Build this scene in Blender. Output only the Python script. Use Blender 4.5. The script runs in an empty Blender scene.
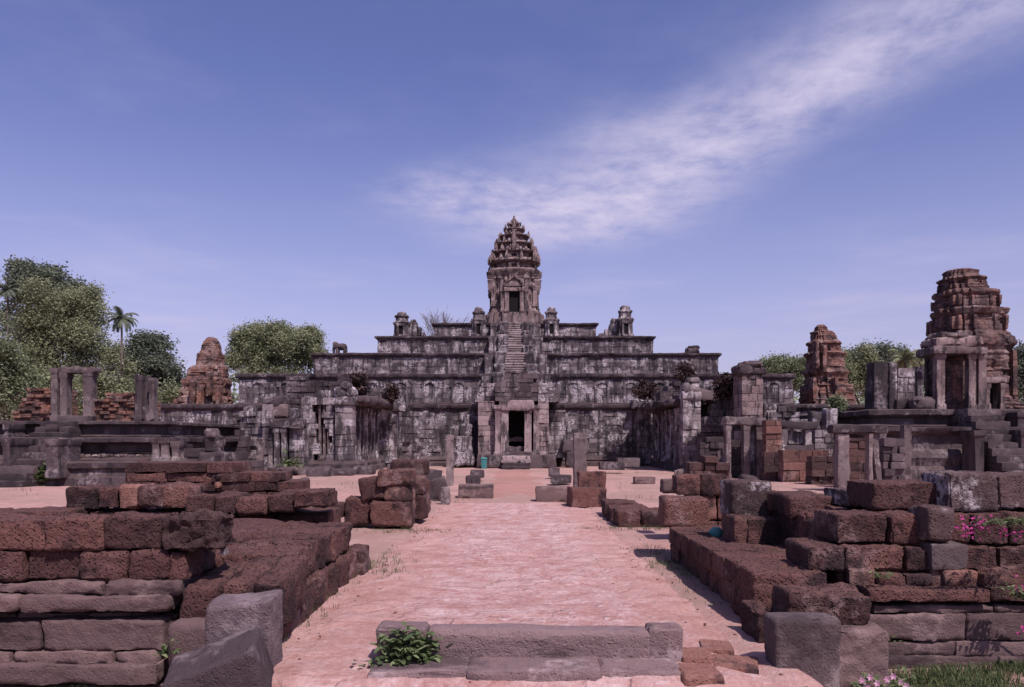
import bpy, math, random
from mathutils import Vector, Matrix, Euler, noise
SC = bpy.context.scene
COL = SC.collection
F = 796.4; CZ = 2.45; HY = 440.0
def wx(px, Y): return (px-512.0)*Y/F          # plan survey: photo column -> metres at distance Y
def wz(py, Y): return CZ-(py-HY)*Y/F
R = math.radians

# ------------------------------------------------------------------ camera, sky, sun, exposure
cam_d = bpy.data.cameras.new('camera'); cam = bpy.data.objects.new('camera', cam_d); COL.objects.link(cam)
cam_d.sensor_width = 36; cam_d.lens = 28; cam_d.shift_y = 96.5/1024
cam_d.clip_start = .1; cam_d.clip_end = 3000
cam.location = (0, 0, CZ); cam.rotation_euler = (R(90), 0, 0)
SC.camera = cam
SUN_EL, SUN_AZ = 56, 148          # azimuth clockwise from the view direction
sdir = Vector((math.sin(R(SUN_AZ))*math.cos(R(SUN_EL)), math.cos(R(SUN_AZ))*math.cos(R(SUN_EL)), math.sin(R(SUN_EL))))
sun_d = bpy.data.lights.new('sun', 'SUN'); sun_d.energy = 4.4; sun_d.angle = R(.55); sun_d.color = (1, .895, .885)
sun = bpy.data.objects.new('sun', sun_d); COL.objects.link(sun)
sun.location = (20, -30, 50); sun.rotation_euler = sdir.to_track_quat('Z', 'Y').to_euler()
SC.view_settings.view_transform = 'Standard'; SC.view_settings.look = 'None'
SC.view_settings.exposure = 0.24; SC.view_settings.gamma = 1.0; SC.view_settings.use_curve_mapping = False

class NT:
    """small node-tree writer"""
    def __init__(s, nt): s.nt = nt; nt.nodes.clear()
    def n(s, typ, props=None, **inp):
        nd = s.nt.nodes.new(typ)
        for k, v in (props or {}).items(): setattr(nd, k, v)
        for k, v in inp.items():
            key = int(k[1:]) if k[0] == '_' and k[1:].isdigit() else k.replace('_', ' ')
            s.set(nd.inputs[key], v)
        return nd
    def set(s, sock, v):
        if isinstance(v, bpy.types.NodeSocket): s.nt.links.new(v, sock)
        elif isinstance(v, bpy.types.Node): s.nt.links.new(v.outputs[0], sock)
        else:
            if isinstance(v, (tuple, list)) and len(v) == 3 and sock.type == 'RGBA': v = (*v, 1)
            sock.default_value = v
    def math(s, op, a, b=0.0, c=0.0, clamp=False):
        return s.n('ShaderNodeMath', {'operation': op, 'use_clamp': clamp}, _0=a, _1=b, _2=c).outputs[0]
    def vm(s, op, a, b=(0, 0, 0)):
        nd = s.n('ShaderNodeVectorMath', {'operation': op}, _0=a, _1=b)
        return nd.outputs['Value'] if op in ('DOT_PRODUCT', 'LENGTH') else nd.outputs[0]
    def step(s, v, a, b):
        return s.n('ShaderNodeMapRange', {'interpolation_type': 'SMOOTHSTEP'}, Value=v, From_Min=a, From_Max=b).outputs[0]
    def mix(s, f, a, b, mode='MIX'):
        nd = s.n('ShaderNodeMix', {'data_type': 'RGBA', 'blend_type': mode})
        s.set(nd.inputs[0], f); s.set(nd.inputs[6], a); s.set(nd.inputs[7], b)
        return nd.outputs[2]
    def noise(s, vec, scale, detail=5, rough=.55, dist=0.0):
        return s.n('ShaderNodeTexNoise', None, Vector=vec, Scale=scale, Detail=detail, Roughness=rough, Distortion=dist).outputs[0]
    def ramp(s, f, stops):
        nd = s.n('ShaderNodeValToRGB'); s.set(nd.inputs[0], f)
        el = nd.color_ramp.elements
        while len(el) < len(stops): el.new(.5)
        for e, (p, c) in zip(el, stops): e.position = p; e.color = (*c, 1)
        return nd.outputs[0]

world = bpy.data.worlds.new('World'); SC.world = world; world.use_nodes = True
w = NT(world.node_tree)
sky = w.n('ShaderNodeTexSky', {'sky_type': 'NISHITA', 'sun_disc': False, 'sun_elevation': R(SUN_EL), 'sun_rotation': R(SUN_AZ),
          'air_density': 1.0, 'dust_density': 1.5, 'ozone_density': 2.5, 'altitude': 20})
dirv = w.n('ShaderNodeTexCoord').outputs['Generated']
xyz = w.n('ShaderNodeSeparateXYZ', None, Vector=dirv)
zc = w.math('MAXIMUM', xyz.outputs[2], .03)
P = w.n('ShaderNodeCombineXYZ', None, X=w.math('DIVIDE', xyz.outputs[0], zc), Y=w.math('DIVIDE', xyz.outputs[1], zc)).outputs[0]
# wisps of high cloud, laid out on the flat cloud deck overhead
warp = w.n('ShaderNodeTexNoise', None, Vector=P, Scale=1.1, Detail=2).outputs[1]
Pw = w.vm('ADD', P, w.vm('MULTIPLY', w.vm('SUBTRACT', warp, (.5, .5, .5)), (.36, .36, 0)))
d1 = w.math('SUBTRACT', w.vm('DOT_PRODUCT', Pw, (.914, .405, 0)), 1.70)
t1 = w.math('SUBTRACT', w.vm('DOT_PRODUCT', Pw, (.405, -.914, 0)), -3.39)
sig = w.math('ADD', .25, w.math('MULTIPLY', w.step(t1, 2.0, -.3), .24))
q = w.math('DIVIDE', d1, sig)
band = w.math('EXPONENT', w.math('MULTIPLY', w.math('MULTIPLY', q, q), -1.0))
band = w.math('MULTIPLY', band, w.math('MULTIPLY', w.step(t1, -.75, .25), w.step(t1, 3.0, 1.9)))
fib = w.noise(w.vm('MULTIPLY', P, (1.25, 1.0, 1)), 3.4, 10, .66, .1)
m1 = w.math('MULTIPLY', band, w.step(fib, .12, .74))
e2 = w.vm('LENGTH', w.vm('MULTIPLY', w.vm('SUBTRACT', Pw, (-.22, 3.25, 0)), (1.9, 2.2, 1)))
m2 = w.math('MULTIPLY', w.step(e2, 1.0, .1), w.math('MULTIPLY', w.step(fib, .3, .75), .5))
veil = w.math('MULTIPLY', w.step(w.noise(P, .55, 6, .6), .46, .75), .22)
lowv = w.math('MULTIPLY', w.step(xyz.outputs[2], .42, .0), .46)
cl = w.math('MINIMUM', w.math('ADD', w.math('MULTIPLY', w.math('ADD', m1, m2), .92), w.math('ADD', veil, lowv)), 1.0)
cl = w.math('MULTIPLY', cl, w.step(xyz.outputs[2], -.02, .02))
SKY_TINT = (.98, .80, 1.14)
skyc = w.mix(1.0, sky.outputs[0], SKY_TINT, 'MULTIPLY')
col = w.mix(cl, skyc, (5.7, 5.2, 6.9))
bg = w.n('ShaderNodeBackground', None, Color=col, Strength=.1)
w.n('ShaderNodeOutputWorld', None, Surface=bg)

# ------------------------------------------------------------------ materials
def new_mat(name):
    m = bpy.data.materials.new(name); m.use_nodes = True
    return m, NT(m.node_tree)
def finish(t, col, height, bstr, bdist, rough=.9, spec=.25):
    b = t.n('ShaderNodeBump', None, Strength=bstr, Distance=bdist, Height=height)
    p = t.n('ShaderNodeBsdfPrincipled', None, Base_Color=col, Roughness=rough, Normal=b)
    p.inputs['Specular IOR Level'].default_value = spec
    t.n('ShaderNodeOutputMaterial', None, Surface=p)
def stone_mat(name, dark, mid, light, lichen, lich_amt, stain_amt, k=1.0, bump=.6, pits=0.0, brick=None, bdist=.03, streak=(.9, .9, .22), stainc=(.022, .017, .02), top=None):
    m, t = new_mat(name)
    pos = t.n('ShaderNodeNewGeometry').outputs['Position']
    tone = t.n('ShaderNodeAttribute', {'attribute_name': 'tone'}).outputs['Fac']
    n1 = t.noise(pos, .55*k, 8, .65)
    n3 = t.noise(pos, 5*k, 6, .62)
    n4 = t.noise(pos, 30*k, 5, .65)
    f = t.math('ADD', t.math('MULTIPLY', tone, .6), t.math('MULTIPLY', t.math('ADD', n3, n4), .22))
    base = t.ramp(f, [(.15, dark), (.5, mid), (.85, light)])
    if brick:
        s = t.n('ShaderNodeSeparateXYZ', None, Vector=pos)
        bv = t.n('ShaderNodeCombineXYZ', None, X=t.math('ADD', s.outputs[0], s.outputs[1]), Y=s.outputs[2]).outputs[0]
        bt = t.n('ShaderNodeTexBrick', None, Vector=bv, Scale=1.0, Mortar_Size=.012, Brick_Width=brick[0], Row_Height=brick[1],
                 Color1=(.75, .75, .75), Color2=(1.15, 1.15, 1.15), Mortar=(.45, .42, .42))
        base = t.mix(.8, base, bt.outputs[0], 'MULTIPLY')
    lm = t.math('MULTIPLY', t.step(n1, .56-.1*lich_amt, .66-.1*lich_amt), t.step(n3, .40, .56))
    col = t.mix(t.math('MULTIPLY', lm, min(1, .35+.6*lich_amt)), base, lichen)
    n2 = t.noise(t.vm('MULTIPLY', t.vm('ADD', pos, (13.7, 5.1, 2.2)), streak), 1.3*k, 7, .68)
    sm = t.math('MULTIPLY', t.step(n2, .60-.16*stain_amt, .70-.12*stain_amt), .86)
    col = t.mix(sm, col, stainc)
    spk = t.math('MULTIPLY', t.step(n4, .58, .70), .45)
    col = t.mix(spk, col, lichen if lich_amt > .45 else dark)
    if top:   # dry moss and dust crust lying on upward faces
        nz = t.n('ShaderNodeSeparateXYZ', None, Vector=t.n('ShaderNodeNewGeometry').outputs['Normal']).outputs[2]
        tm = t.math('MULTIPLY', t.step(nz, .55, .9), t.step(n3, .3, .55))
        col = t.mix(t.math('MULTIPLY', tm, .8), col, top)
    h = t.math('ADD', t.math('MULTIPLY', n3, 1.0), t.math('MULTIPLY', n4, .5))
    if pits:
        vo = t.n('ShaderNodeTexVoronoi', {'feature': 'F1'}, Vector=t.vm('ADD', pos, t.vm('MULTIPLY', t.n('ShaderNodeTexNoise', None, Vector=pos, Scale=9.0).outputs[1], (.12, .12, .12))), Scale=22.0)
        pit = t.step(vo.outputs[0], .05, .42)
        h = t.math('ADD', h, t.math('MULTIPLY', pit, pits))
    if brick: h = t.math('SUBTRACT', h, t.math('MULTIPLY', bt.outputs[1], .8))
    finish(t, col, h, bump, bdist)
    return m
M = {}
M['lat'] = stone_mat('laterite', (.034, .018, .019), (.094, .043, .039), (.180, .083, .069), (.26, .175, .165), .40, .70, 1.0, 1.0, .8, bdist=.07, streak=(.8, .8, .6), stainc=(.022, .013, .015), top=(.112, .054, .046))
M['latr'] = stone_mat('red_laterite', (.062, .032, .029), (.14, .066, .054), (.24, .115, .090), (.31, .205, .185), .4, .6, 1.0, .9, .5, bdist=.04, streak=(.8, .8, .6), stainc=(.03, .018, .020))
M['latd'] = stone_mat('dark_laterite', (.035, .021, .021), (.070, .038, .037), (.13, .068, .060), (.27, .20, .195), .3, .5, 1.6, .9, .7, bdist=.05, top=(.085, .047, .043))
M['latw'] = stone_mat('white_lichened_laterite', (.042, .026, .027), (.075, .046, .046), (.12, .072, .069), (.43, .37, .38), .95, .35, 1.9, .9, .5, bdist=.05, top=(.085, .047, .043))
M['slab'] = stone_mat('weathered_sandstone_slab', (.058, .037, .038), (.118, .076, .074), (.195, .128, .12), (.27, .19, .18), .4, .55, 1.1, .7, .2, bdist=.04, streak=(.35, .6, 1.4), stainc=(.032, .021, .023))
M['grey'] = stone_mat('grey_sandstone', (.066, .047, .049), (.125, .092, .093), (.205, .155, .152), (.33, .27, .26), .45, .62, 1.3, .8, .25, bdist=.04, streak=(.7, .7, .5), stainc=(.042, .030, .032))
M['slabd'] = stone_mat('dark_sandstone_slab', (.046, .032, .036), (.092, .065, .072), (.15, .108, .115), (.26, .20, .205), .35, .6, 1.3, .8, .25, bdist=.04, streak=(.7, .7, .5), stainc=(.034, .023, .027))
M['step'] = stone_mat('foot_worn_sandstone', (.085, .056, .058), (.19, .128, .128), (.29, .20, .195), (.40, .31, .31), .5, .6, 1.8, .8, .3, bdist=.04, streak=(.25, .6, 2.2), stainc=(.065, .043, .046))
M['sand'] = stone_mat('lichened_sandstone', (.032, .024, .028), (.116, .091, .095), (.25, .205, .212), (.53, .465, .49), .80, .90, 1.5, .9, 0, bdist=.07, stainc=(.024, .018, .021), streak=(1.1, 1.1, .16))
M['sandw'] = stone_mat('pale_sandstone', (.055, .042, .046), (.165, .130, .135), (.32, .262, .262), (.56, .49, .52), .80, .92, 1.4, .8, 0, bdist=.06)
M['sandq'] = stone_mat('pink_porch_sandstone', (.10, .072, .073), (.245, .178, .178), (.37, .275, .27), (.48, .40, .41), .5, .70, 1.6, .9, 0, bdist=.06)
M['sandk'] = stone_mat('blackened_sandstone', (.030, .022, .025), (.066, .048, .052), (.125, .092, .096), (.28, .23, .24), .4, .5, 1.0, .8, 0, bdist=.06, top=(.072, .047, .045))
M['sandp'] = stone_mat('pinkish_sandstone', (.075, .053, .054), (.175, .124, .120), (.29, .208, .196), (.42, .34, .335), .5, .75, 1.6, .9, 0, bdist=.07)
M['stair'] = stone_mat('worn_stair_stone', (.12, .092, .092), (.24, .185, .18), (.36, .285, .275), (.45, .37, .37), .5, .35, 1.3, .8, 0, bdist=.05)
M['brick'] = stone_mat('old_brick', (.085, .048, .042), (.195, .100, .080), (.36, .165, .115), (.34, .265, .25), .66, .84, 1.3, 1.0, 0, brick=(.62, .24), bdist=.10, stainc=(.050, .033, .034), streak=(.7, .7, .8))
M['brickd'] = stone_mat('weathered_brick', (.066, .042, .040), (.145, .088, .080), (.29, .15, .115), (.27, .215, .21), .55, .84, .9, .9, 0, brick=(.62, .24), bdist=.08, stainc=(.042, .029, .031), streak=(.7, .7, .8))

def ground_mat(name, path, red=0.0):
    m, t = new_mat(name)
    pos = t.n('ShaderNodeNewGeometry').outputs['Position']
    n1 = t.noise(pos, .35, 7, .6); n2 = t.noise(pos, 2.2, 7, .62); n3 = t.noise(pos, 14, 6, .65); n4 = t.noise(pos, 42, 5, .68)
    f = t.math('ADD', t.math('MULTIPLY', n2, .42), t.math('ADD', t.math('MULTIPLY', n3, .42), t.math('MULTIPLY', n1, .16)))
    col = t.ramp(f, [(.32, (.22, .105, .090)), (.44, (.37, .200, .178)), (.54, (.475, .31, .292)), (.64, (.63, .495, .485))])
    col = t.mix(t.math('MULTIPLY', t.step(n4, .60, .70), .55), col, (.60, .47, .47))
    col = t.mix(t.math('MULTIPLY', t.step(n4, .40, .31), .6), col, (.20, .11, .105))
    h = t.math('ADD', n3, t.math('MULTIPLY', n4, .6))
    if path:
        wv = t.vm('ADD', pos, t.vm('MULTIPLY', t.n('ShaderNodeTexNoise', None, Vector=pos, Scale=1.7, Detail=4).outputs[1], (.9, .9, 0)))
        vo = t.n('ShaderNodeTexVoronoi', {'feature': 'DISTANCE_TO_EDGE'}, Vector=t.vm('MULTIPLY', wv, (1.0, 1.5, 0)), Scale=1.25, Randomness=.9)
        vc = t.n('ShaderNodeTexVoronoi', {'feature': 'F1'}, Vector=t.vm('MULTIPLY', wv, (1.0, 1.5, 0)), Scale=1.25, Randomness=.9)
        show = t.step(n1, .42, .6)
        slab = t.step(vo.outputs[0], .01, .07)
        tint = t.n('ShaderNodeSeparateColor', None, Color=vc.outputs[1]).outputs[0]
        sc = t.ramp(tint, [(0, (.40, .24, .215)), (.5, (.50, .325, .30)), (1, (.60, .45, .43))])
        sc = t.mix(.4, sc, col)
        col = t.mix(t.math('MULTIPLY', t.math('MULTIPLY', slab, show), .55), col, sc)
        col = t.mix(t.math('MULTIPLY', t.math('MULTIPLY', t.math('SUBTRACT', 1.0, slab), show), .14), col, (.25, .125, .105))
        h = t.math('ADD', h, t.math('MULTIPLY', t.math('MULTIPLY', slab, show), .8))
    else:
        g = t.math('MULTIPLY', t.step(n1, .50, .62), t.step(n3, .40, .6))
        col = t.mix(.45, col, (.40, .235, .20))
        col = t.mix(t.math('MULTIPLY', t.step(t.noise(t.vm('ADD', pos, (31, 9, 0)), .13, 6, .6), .42, .60), .55), col, (.27, .185, .155))
        col = t.mix(t.math('MULTIPLY', g, .7), col, (.20, .165, .105))
    if path:
        sx_ = t.n('ShaderNodeSeparateXYZ', None, Vector=pos)
        side = t.step(t.math('ADD', t.math('ABSOLUTE', t.math('SUBTRACT', sx_.outputs[0], .15)), t.math('MULTIPLY', n1, 1.6)), 1.9, 2.9)
        col = t.mix(t.math('MULTIPLY', side, .36), col, (.40, .22, .182))
        fv = t.n('ShaderNodeTexVoronoi', {'feature': 'F1'}, Vector=t.vm('MULTIPLY', t.vm('ADD', pos, t.vm('MULTIPLY', t.n('ShaderNodeTexNoise', None, Vector=pos, Scale=6.0).outputs[1], (.25, .25, 0))), (1, 1.3, 0)), Scale=5.5)
        fl = t.math('MULTIPLY', t.step(t.n('ShaderNodeSeparateColor', None, Color=fv.outputs[1]).outputs[1], .74, .8), t.step(fv.outputs[0], .42, .28))
        fl = t.math('MULTIPLY', fl, t.math('SUBTRACT', 1.0, side))
        col = t.mix(t.math('MULTIPLY', fl, .55), col, (.60, .47, .465)); h = t.math('ADD', h, t.math('MULTIPLY', fl, .5))
    rd = t.math('MULTIPLY', t.step(t.noise(pos, .8, 6, .65), .52, .68), .55)
    col = t.mix(rd, col, (.30, .155, .132))
    if red: col = t.mix(t.math('MULTIPLY', t.step(n2, .3, .6), red), col, (.33, .135, .105))
    finish(t, col, h, .8, .05, .95, .1)
    return m
M['ground'] = ground_mat('red_earth', False); M['redpath'] = ground_mat('bare_red_earth', False, .55); M['path'] = ground_mat('worn_flagged_earth', True)

def leaf_mat(name, a, b, c, trans=.35):
    m, t = new_mat(name)
    tone = t.n('ShaderNodeAttribute', {'attribute_name': 'tone'}).outputs['Fac']
    col = t.ramp(tone, [(0, a), (.5, b), (1, c)])
    d = t.n('ShaderNodeBsdfPrincipled', None, Base_Color=col, Roughness=.6); d.inputs['Specular IOR Level'].default_value = .25
    tr = t.n('ShaderNodeBsdfTranslucent', None, Color=col)
    mx = t.n('ShaderNodeMixShader', None, _0=trans, _1=d, _2=tr)
    t.n('ShaderNodeOutputMaterial', None, Surface=mx)
    return m
M['leaf_light'] = leaf_mat('pale_green_leaves', (.125, .14, .080), (.225, .245, .135), (.33, .34, .21))
M['leaf_mid'] = leaf_mat('green_leaves', (.095, .115, .07), (.175, .205, .115), (.28, .30, .18))
M['leaf_dark'] = leaf_mat('dark_green_leaves', (.070, .086, .068), (.125, .150, .105), (.20, .225, .155))
M['grass'] = leaf_mat('grass_blades', (.045, .068, .028), (.085, .120, .048), (.16, .17, .075))
M['weed'] = leaf_mat('weed_leaves', (.06, .09, .035), (.12, .165, .07), (.22, .26, .13))
M['pink'] = leaf_mat('magenta_bracts', (.30, .015, .12), (.42, .03, .19), (.55, .10, .30), .3)
M['palepink'] = leaf_mat('pale_pink_petals', (.5, .22, .35), (.62, .33, .47), (.7, .5, .6), .3)
M['bark'] = stone_mat('bark', (.06, .045, .04), (.13, .10, .085), (.22, .18, .155), (.25, .22, .2), .2, .4, 1.0, .6, 0)
M['dryplant'] = leaf_mat('dry_brown_plants', (.020, .013, .013), (.045, .026, .024), (.085, .05, .042), .1)
def plain(name, c, rough=.5):
    m, t = new_mat(name)
    pos = t.n('ShaderNodeNewGeometry').outputs['Position']
    n = t.noise(pos, 9, 5, .6)
    finish(t, t.mix(t.math('MULTIPLY', n, .5), c, tuple(x*.5 for x in c)), n, .1, .01, rough)
    return m
M['teal'] = plain('teal_plastic', (.06, .22, .215))

# ------------------------------------------------------------------ mesh builders
RND = random.Random(7)
_lat = {}
def lattice(nx, ny, nz):
    k = (nx, ny, nz)
    if k in _lat: return _lat[k]
    idx = {}; pts = []; faces = []
    def vid(i, j, l):
        q = (i, j, l)
        if q not in idx: idx[q] = len(pts); pts.append((i/nx-.5, j/ny-.5, l/nz-.5))
        return idx[q]
    for j in range(ny):
        for l in range(nz):
            faces.append((vid(0, j, l), vid(0, j, l+1), vid(0, j+1, l+1), vid(0, j+1, l)))
            faces.append((vid(nx, j, l), vid(nx, j+1, l), vid(nx, j+1, l+1), vid(nx, j, l+1)))
    for i in range(nx):
        for l in range(nz):
            faces.append((vid(i, 0, l), vid(i+1, 0, l), vid(i+1, 0, l+1), vid(i, 0, l+1)))
            faces.append((vid(i, ny, l), vid(i, ny, l+1), vid(i+1, ny, l+1), vid(i+1, ny, l)))
    for i in range(nx):
        for j in range(ny):
            faces.append((vid(i, j, 0), vid(i, j+1, 0), vid(i+1, j+1, 0), vid(i+1, j, 0)))
            faces.append((vid(i, j, nz), vid(i+1, j, nz), vid(i+1, j+1, nz), vid(i, j+1, nz)))
    _lat[k] = (pts, faces)
    return _lat[k]

def hsh(*a):
    return (math.sin(sum(x*k for x, k in zip(a, (12.9898, 78.233, 37.719, 11.13))))*43758.5453) % 1.0

class MB:
    def __init__(s, smooth=True, sharp=38): s.v = []; s.f = []; s.t = []; s.smooth = smooth; s.sharp = sharp
    def add(s, vs, fs, tone=None):
        b = len(s.v); s.v.extend(vs); s.f.extend([tuple(i+b for i in f) for f in fs])
        if tone is None: tone = RND.random()
        s.t.extend([tone]*len(fs) if not isinstance(tone, list) else tone)
    def box(s, x0, x1, y0, y1, z0, z1, tone=None, j=0.0, taper=0.0):
        r = RND.uniform; vs = []
        for z in (z0, z1):
            k = taper if z == z1 else 0
            for (x, y) in ((x0+k, y0+k), (x1-k, y0+k), (x1-k, y1-k), (x0+k, y1-k)):
                vs.append((x+r(-j, j), y+r(-j, j), z+r(-j, j)*.7))
        s.add(vs, [(3, 2, 1, 0), (4, 5, 6, 7), (0, 1, 5, 4), (1, 2, 6, 5), (2, 3, 7, 6), (3, 0, 4, 7)], tone)
    def rock(s, x0, x1, y0, y1, z0, z1, cell=.08, rnd=.05, amp=.02, fr=2.2, tone=None, rot=(0, 0, 0), slope=(0, 0), hi=.35, maxn=20):
        sx, sy, sz = x1-x0, y1-y0, z1-z0
        nn = [max(2, min(maxn, round(a/cell))) for a in (sx, sy, sz)]
        pts, faces = lattice(*nn)
        rnd = min(rnd, .45*min(sx, sy, sz))
        hx, hy, hz = sx/2-rnd, sy/2-rnd, sz/2-rnd
        off = Vector((RND.uniform(-90, 90), RND.uniform(-90, 90), RND.uniform(-90, 90)))
        mt = Euler(rot).to_matrix(); c = Vector(((x0+x1)/2, (y0+y1)/2, (z0+z1)/2))
        out = []
        for (a, b, d) in pts:
            p = Vector((a*sx, b*sy, d*sz))
            q = Vector((max(-hx, min(hx, p.x)), max(-hy, min(hy, p.y)), max(-hz, min(hz, p.z))))
            e = p-q
            if e.length > 1e-6: e.normalize()
            p = q+e*rnd
            if amp:
                n = noise.noise(p*fr+off)*1.3 + noise.noise(p*fr*.4+off)*1.2
                if hi: n += hi*noise.noise(p*fr*4+off) + hi*.6*noise.noise(p*fr*9+off)
                p = p+e*(n*amp)
                k_ = sum(1 for u in e if abs(u) > .25)
                if k_ > 1:
                    ch_ = noise.noise(p*3.1+off*.7)+.5*noise.noise(p*7.3+off)
                    if ch_ > .05: p = p-e*min(ch_*amp*(3.2 if k_ > 2 else 2.2), .3*min(sx, sy, sz))
            if slope != (0, 0): p.z += slope[0]*p.x+slope[1]*p.y
            out.append(tuple(mt@p+c))
        s.add(out, faces, tone)
    def loft(s, rings, cap=True, tone=None, capb=False):
        """rings: lists of points, all the same count"""
        n = len(rings[0]); vs = [p for r_ in rings for p in r_]; fs = []
        for i in range(len(rings)-1):
            for k in range(n):
                fs.append((i*n+k, i*n+(k+1) % n, (i+1)*n+(k+1) % n, (i+1)*n+k))
        if cap: fs.append(tuple((len(rings)-1)*n+k for k in range(n)))
        if capb: fs.append(tuple(reversed(range(n))))
        s.add(vs, fs, [RND.random()*.4+.3 for _ in fs] if tone is None else tone)
    def tube(s, pts, rads, n=8, tone=.5, cap=True):
        rings = []
        for i, p in enumerate(pts):
            p = Vector(p); a = Vector(pts[max(0, i-1)]); b = Vector(pts[min(len(pts)-1, i+1)])
            d = (b-a).normalized(); u = d.orthogonal().normalized() if abs(d.z) < .99 else Vector((1, 0, 0)); u = (Vector((1, 0, 0)).cross(d)).normalized() if abs(d.x) < .9 else u
            v_ = d.cross(u)
            rings.append([tuple(p+(u*math.cos(2*math.pi*k/n)+v_*math.sin(2*math.pi*k/n))*rads[i]) for k in range(n)])
        s.loft(rings, cap, tone, True)
    def quad(s, p, u, v_, tone): 
        s.add([tuple(p-u), tuple(p+v_*.6-u*.1), tuple(p+u), tuple(p-v_*.6-u*.1)], [(0, 1, 2, 3)], tone)
    def jitter(s, amp, fr):
        o = Vector((RND.uniform(-50, 50),)*3)
        s.v = [tuple(Vector(p)+noise.noise_vector(Vector(p)*fr+o)*amp) for p in s.v]
    def build(s, name, mat, parent=None, loc=None):
        me = bpy.data.meshes.new(name)
        if parent is not None:
            L = Vector((0, 0, 0)); q = parent
            while q is not None: L += q.location; q = q.parent
        elif loc is not None: L = Vector(loc)
        else:
            xs = [p[0] for p in s.v]; ys = [p[1] for p in s.v]
            L = Vector(((min(xs)+max(xs))/2, (min(ys)+max(ys))/2, min(p[2] for p in s.v)))
        me.from_pydata([(p[0]-L.x, p[1]-L.y, p[2]-L.z) for p in s.v], [], s.f)
        at = me.attributes.new('tone', 'FLOAT', 'FACE'); at.data.foreach_set('value', [float(x) for x in s.t])
        if s.smooth: me.polygons.foreach_set('use_smooth', [True]*len(me.polygons))
        me.update()
        if s.smooth: me.set_sharp_from_angle(angle=R(s.sharp))
        me.materials.append(M[mat] if isinstance(mat, str) else mat)
        o = bpy.data.objects.new(name, me); COL.objects.link(o)
        if parent is not None: o.parent = parent
        else: o.location = L
        return o
def tag(o, label, cat, group=None):
    o['label'] = label; o['category'] = cat; o['kind'] = 'thing'
    if group: o['group'] = group
    return o
def empty(name, loc, label, cat, group=None):
    o = bpy.data.objects.new(name, None); COL.objects.link(o); o.location = loc; o.empty_display_size = .3
    return tag(o, label, cat, group)
def copy_tree(o, parent=None):
    c = o.copy(); COL.objects.link(c)
    if parent is not None: c.parent = parent
    for ch in list(o.children): copy_tree(ch, c)
    return c

def courses(mb, x0, x1, Y, dep, z0, z1, ch=.45, bl=.85, top=None, jit=.03, cell=.3, rough=True, axis='x', amp=.03, tones=(0, 1), hole=None):
    """coursed masonry; axis 'x': a face looking at -y, blocks run along x; axis 'y': a wall along y, Y..Y+dep is its thickness in x"""
    r = RND.uniform; z = z0
    while z < z1-.05:
        h = ch*r(.8, 1.2)
        if z+h > z1-.12: h = z1-z
        x = x0
        while x < x1-.02:
            l = bl*r(.55, 1.45)
            if x+l > x1-.25*bl: l = x1-x
            zc_, xc_ = z+h*.5, x+l*.5
            if (top is None or zc_ < top(xc_)) and not (hole and hole(xc_, zc_)):
                g = .006; f = Y+r(-jit, jit); b = Y+dep+r(-jit, jit)
                tn = r(*tones)
                a = (x+g, x+l-g, f, b, z+g*.5, z+h-g*.5) if axis == 'x' else (f, b, x+g, x+l-g, z+g*.5, z+h-g*.5)
                if rough: mb.rock(*a, cell=cell, rnd=.016, amp=amp*.45, fr=1.8, tone=tn, hi=.4, maxn=8)
                else: mb.box(*a, tone=tn, j=.022)
            x += l
        z += h
def ring(mb, x0, x1, y0, y1, prof, seg=.5, amp=.04, fr=1.2, cap=True, tone=None, chip=0.0):
    """moulding profile [(outward offset, z), ...] run round a rectangle, edges worn by noise"""
    def line(a, b, n): return [a+(b-a)*i/n for i in range(n)]
    nx = max(1, int((x1-x0)/seg)); ny = max(1, int((y1-y0)/seg)); rings = []
    o = Vector((RND.uniform(-60, 60),)*3)
    for (off, z) in prof:
        X0, X1, Y0, Y1 = x0-off, x1+off, y0-off, y1+off
        pts = [(x, Y0) for x in line(X0, X1, nx)]+[(X1, y) for y in line(Y0, Y1, ny)]+[(x, Y1) for x in line(X1, X0, nx)]+[(X0, y) for y in line(Y1, Y0, ny)]
        out = []
        for (x, y) in pts:
            if chip and off > .05:
                k_ = hsh(math.floor(x/.85), math.floor(y/.85), round(x0*7))
                if k_ < .20:
                    k_ = chip*(.4+3*k_); 
                    if y == Y0: y += k_
                    elif x == X0: x += k_
                    elif x == X1: x -= k_
            v = Vector((x, y, z)); d = noise.noise_vector(v*fr+o)*amp+noise.noise_vector(v*fr*4+o)*amp*.4
            out.append((x+d.x, y+d.y, z+d.z*.7))
        rings.append(out)
    mb.loft(rings, cap, tone)
def pier(mb, x0, x1, y0, y1, z0, z1, base=.08, cap=.08, seg=.3, amp=.02, bh=.3, chh=.3):
    ring(mb, x0, x1, y0, y1, [(base, z0), (base, z0+bh), (base*.4, z0+bh*1.2), (0, z0+bh*1.4), (0, (z0+z1)/2), (0, z1-chh*1.5), (cap*.4, z1-chh*1.2), (cap, z1-chh), (cap, z1)], seg, amp)
def redent(steps=((.36, 1.0), (.60, .9), (.80, .80))):
    q = []
    for (a, r_) in steps: q += [(r_, a)]if not q else [(r_, q[-1][1]), (r_, a)]
    half = q[:]                               # from +x bay up to the diagonal corner
    mir = [(b, a) for (a, b) in reversed(half)]
    quad_ = half+mir[1:] if half[-1] == mir[0] else half+mir
    out = []
    for k in range(4):
        c, s_ = [(1, 0), (0, 1), (-1, 0), (0, -1)][k]
        out += [(x*c-y*s_, x*s_+y*c) for (x, y) in quad_]
    return out
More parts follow.
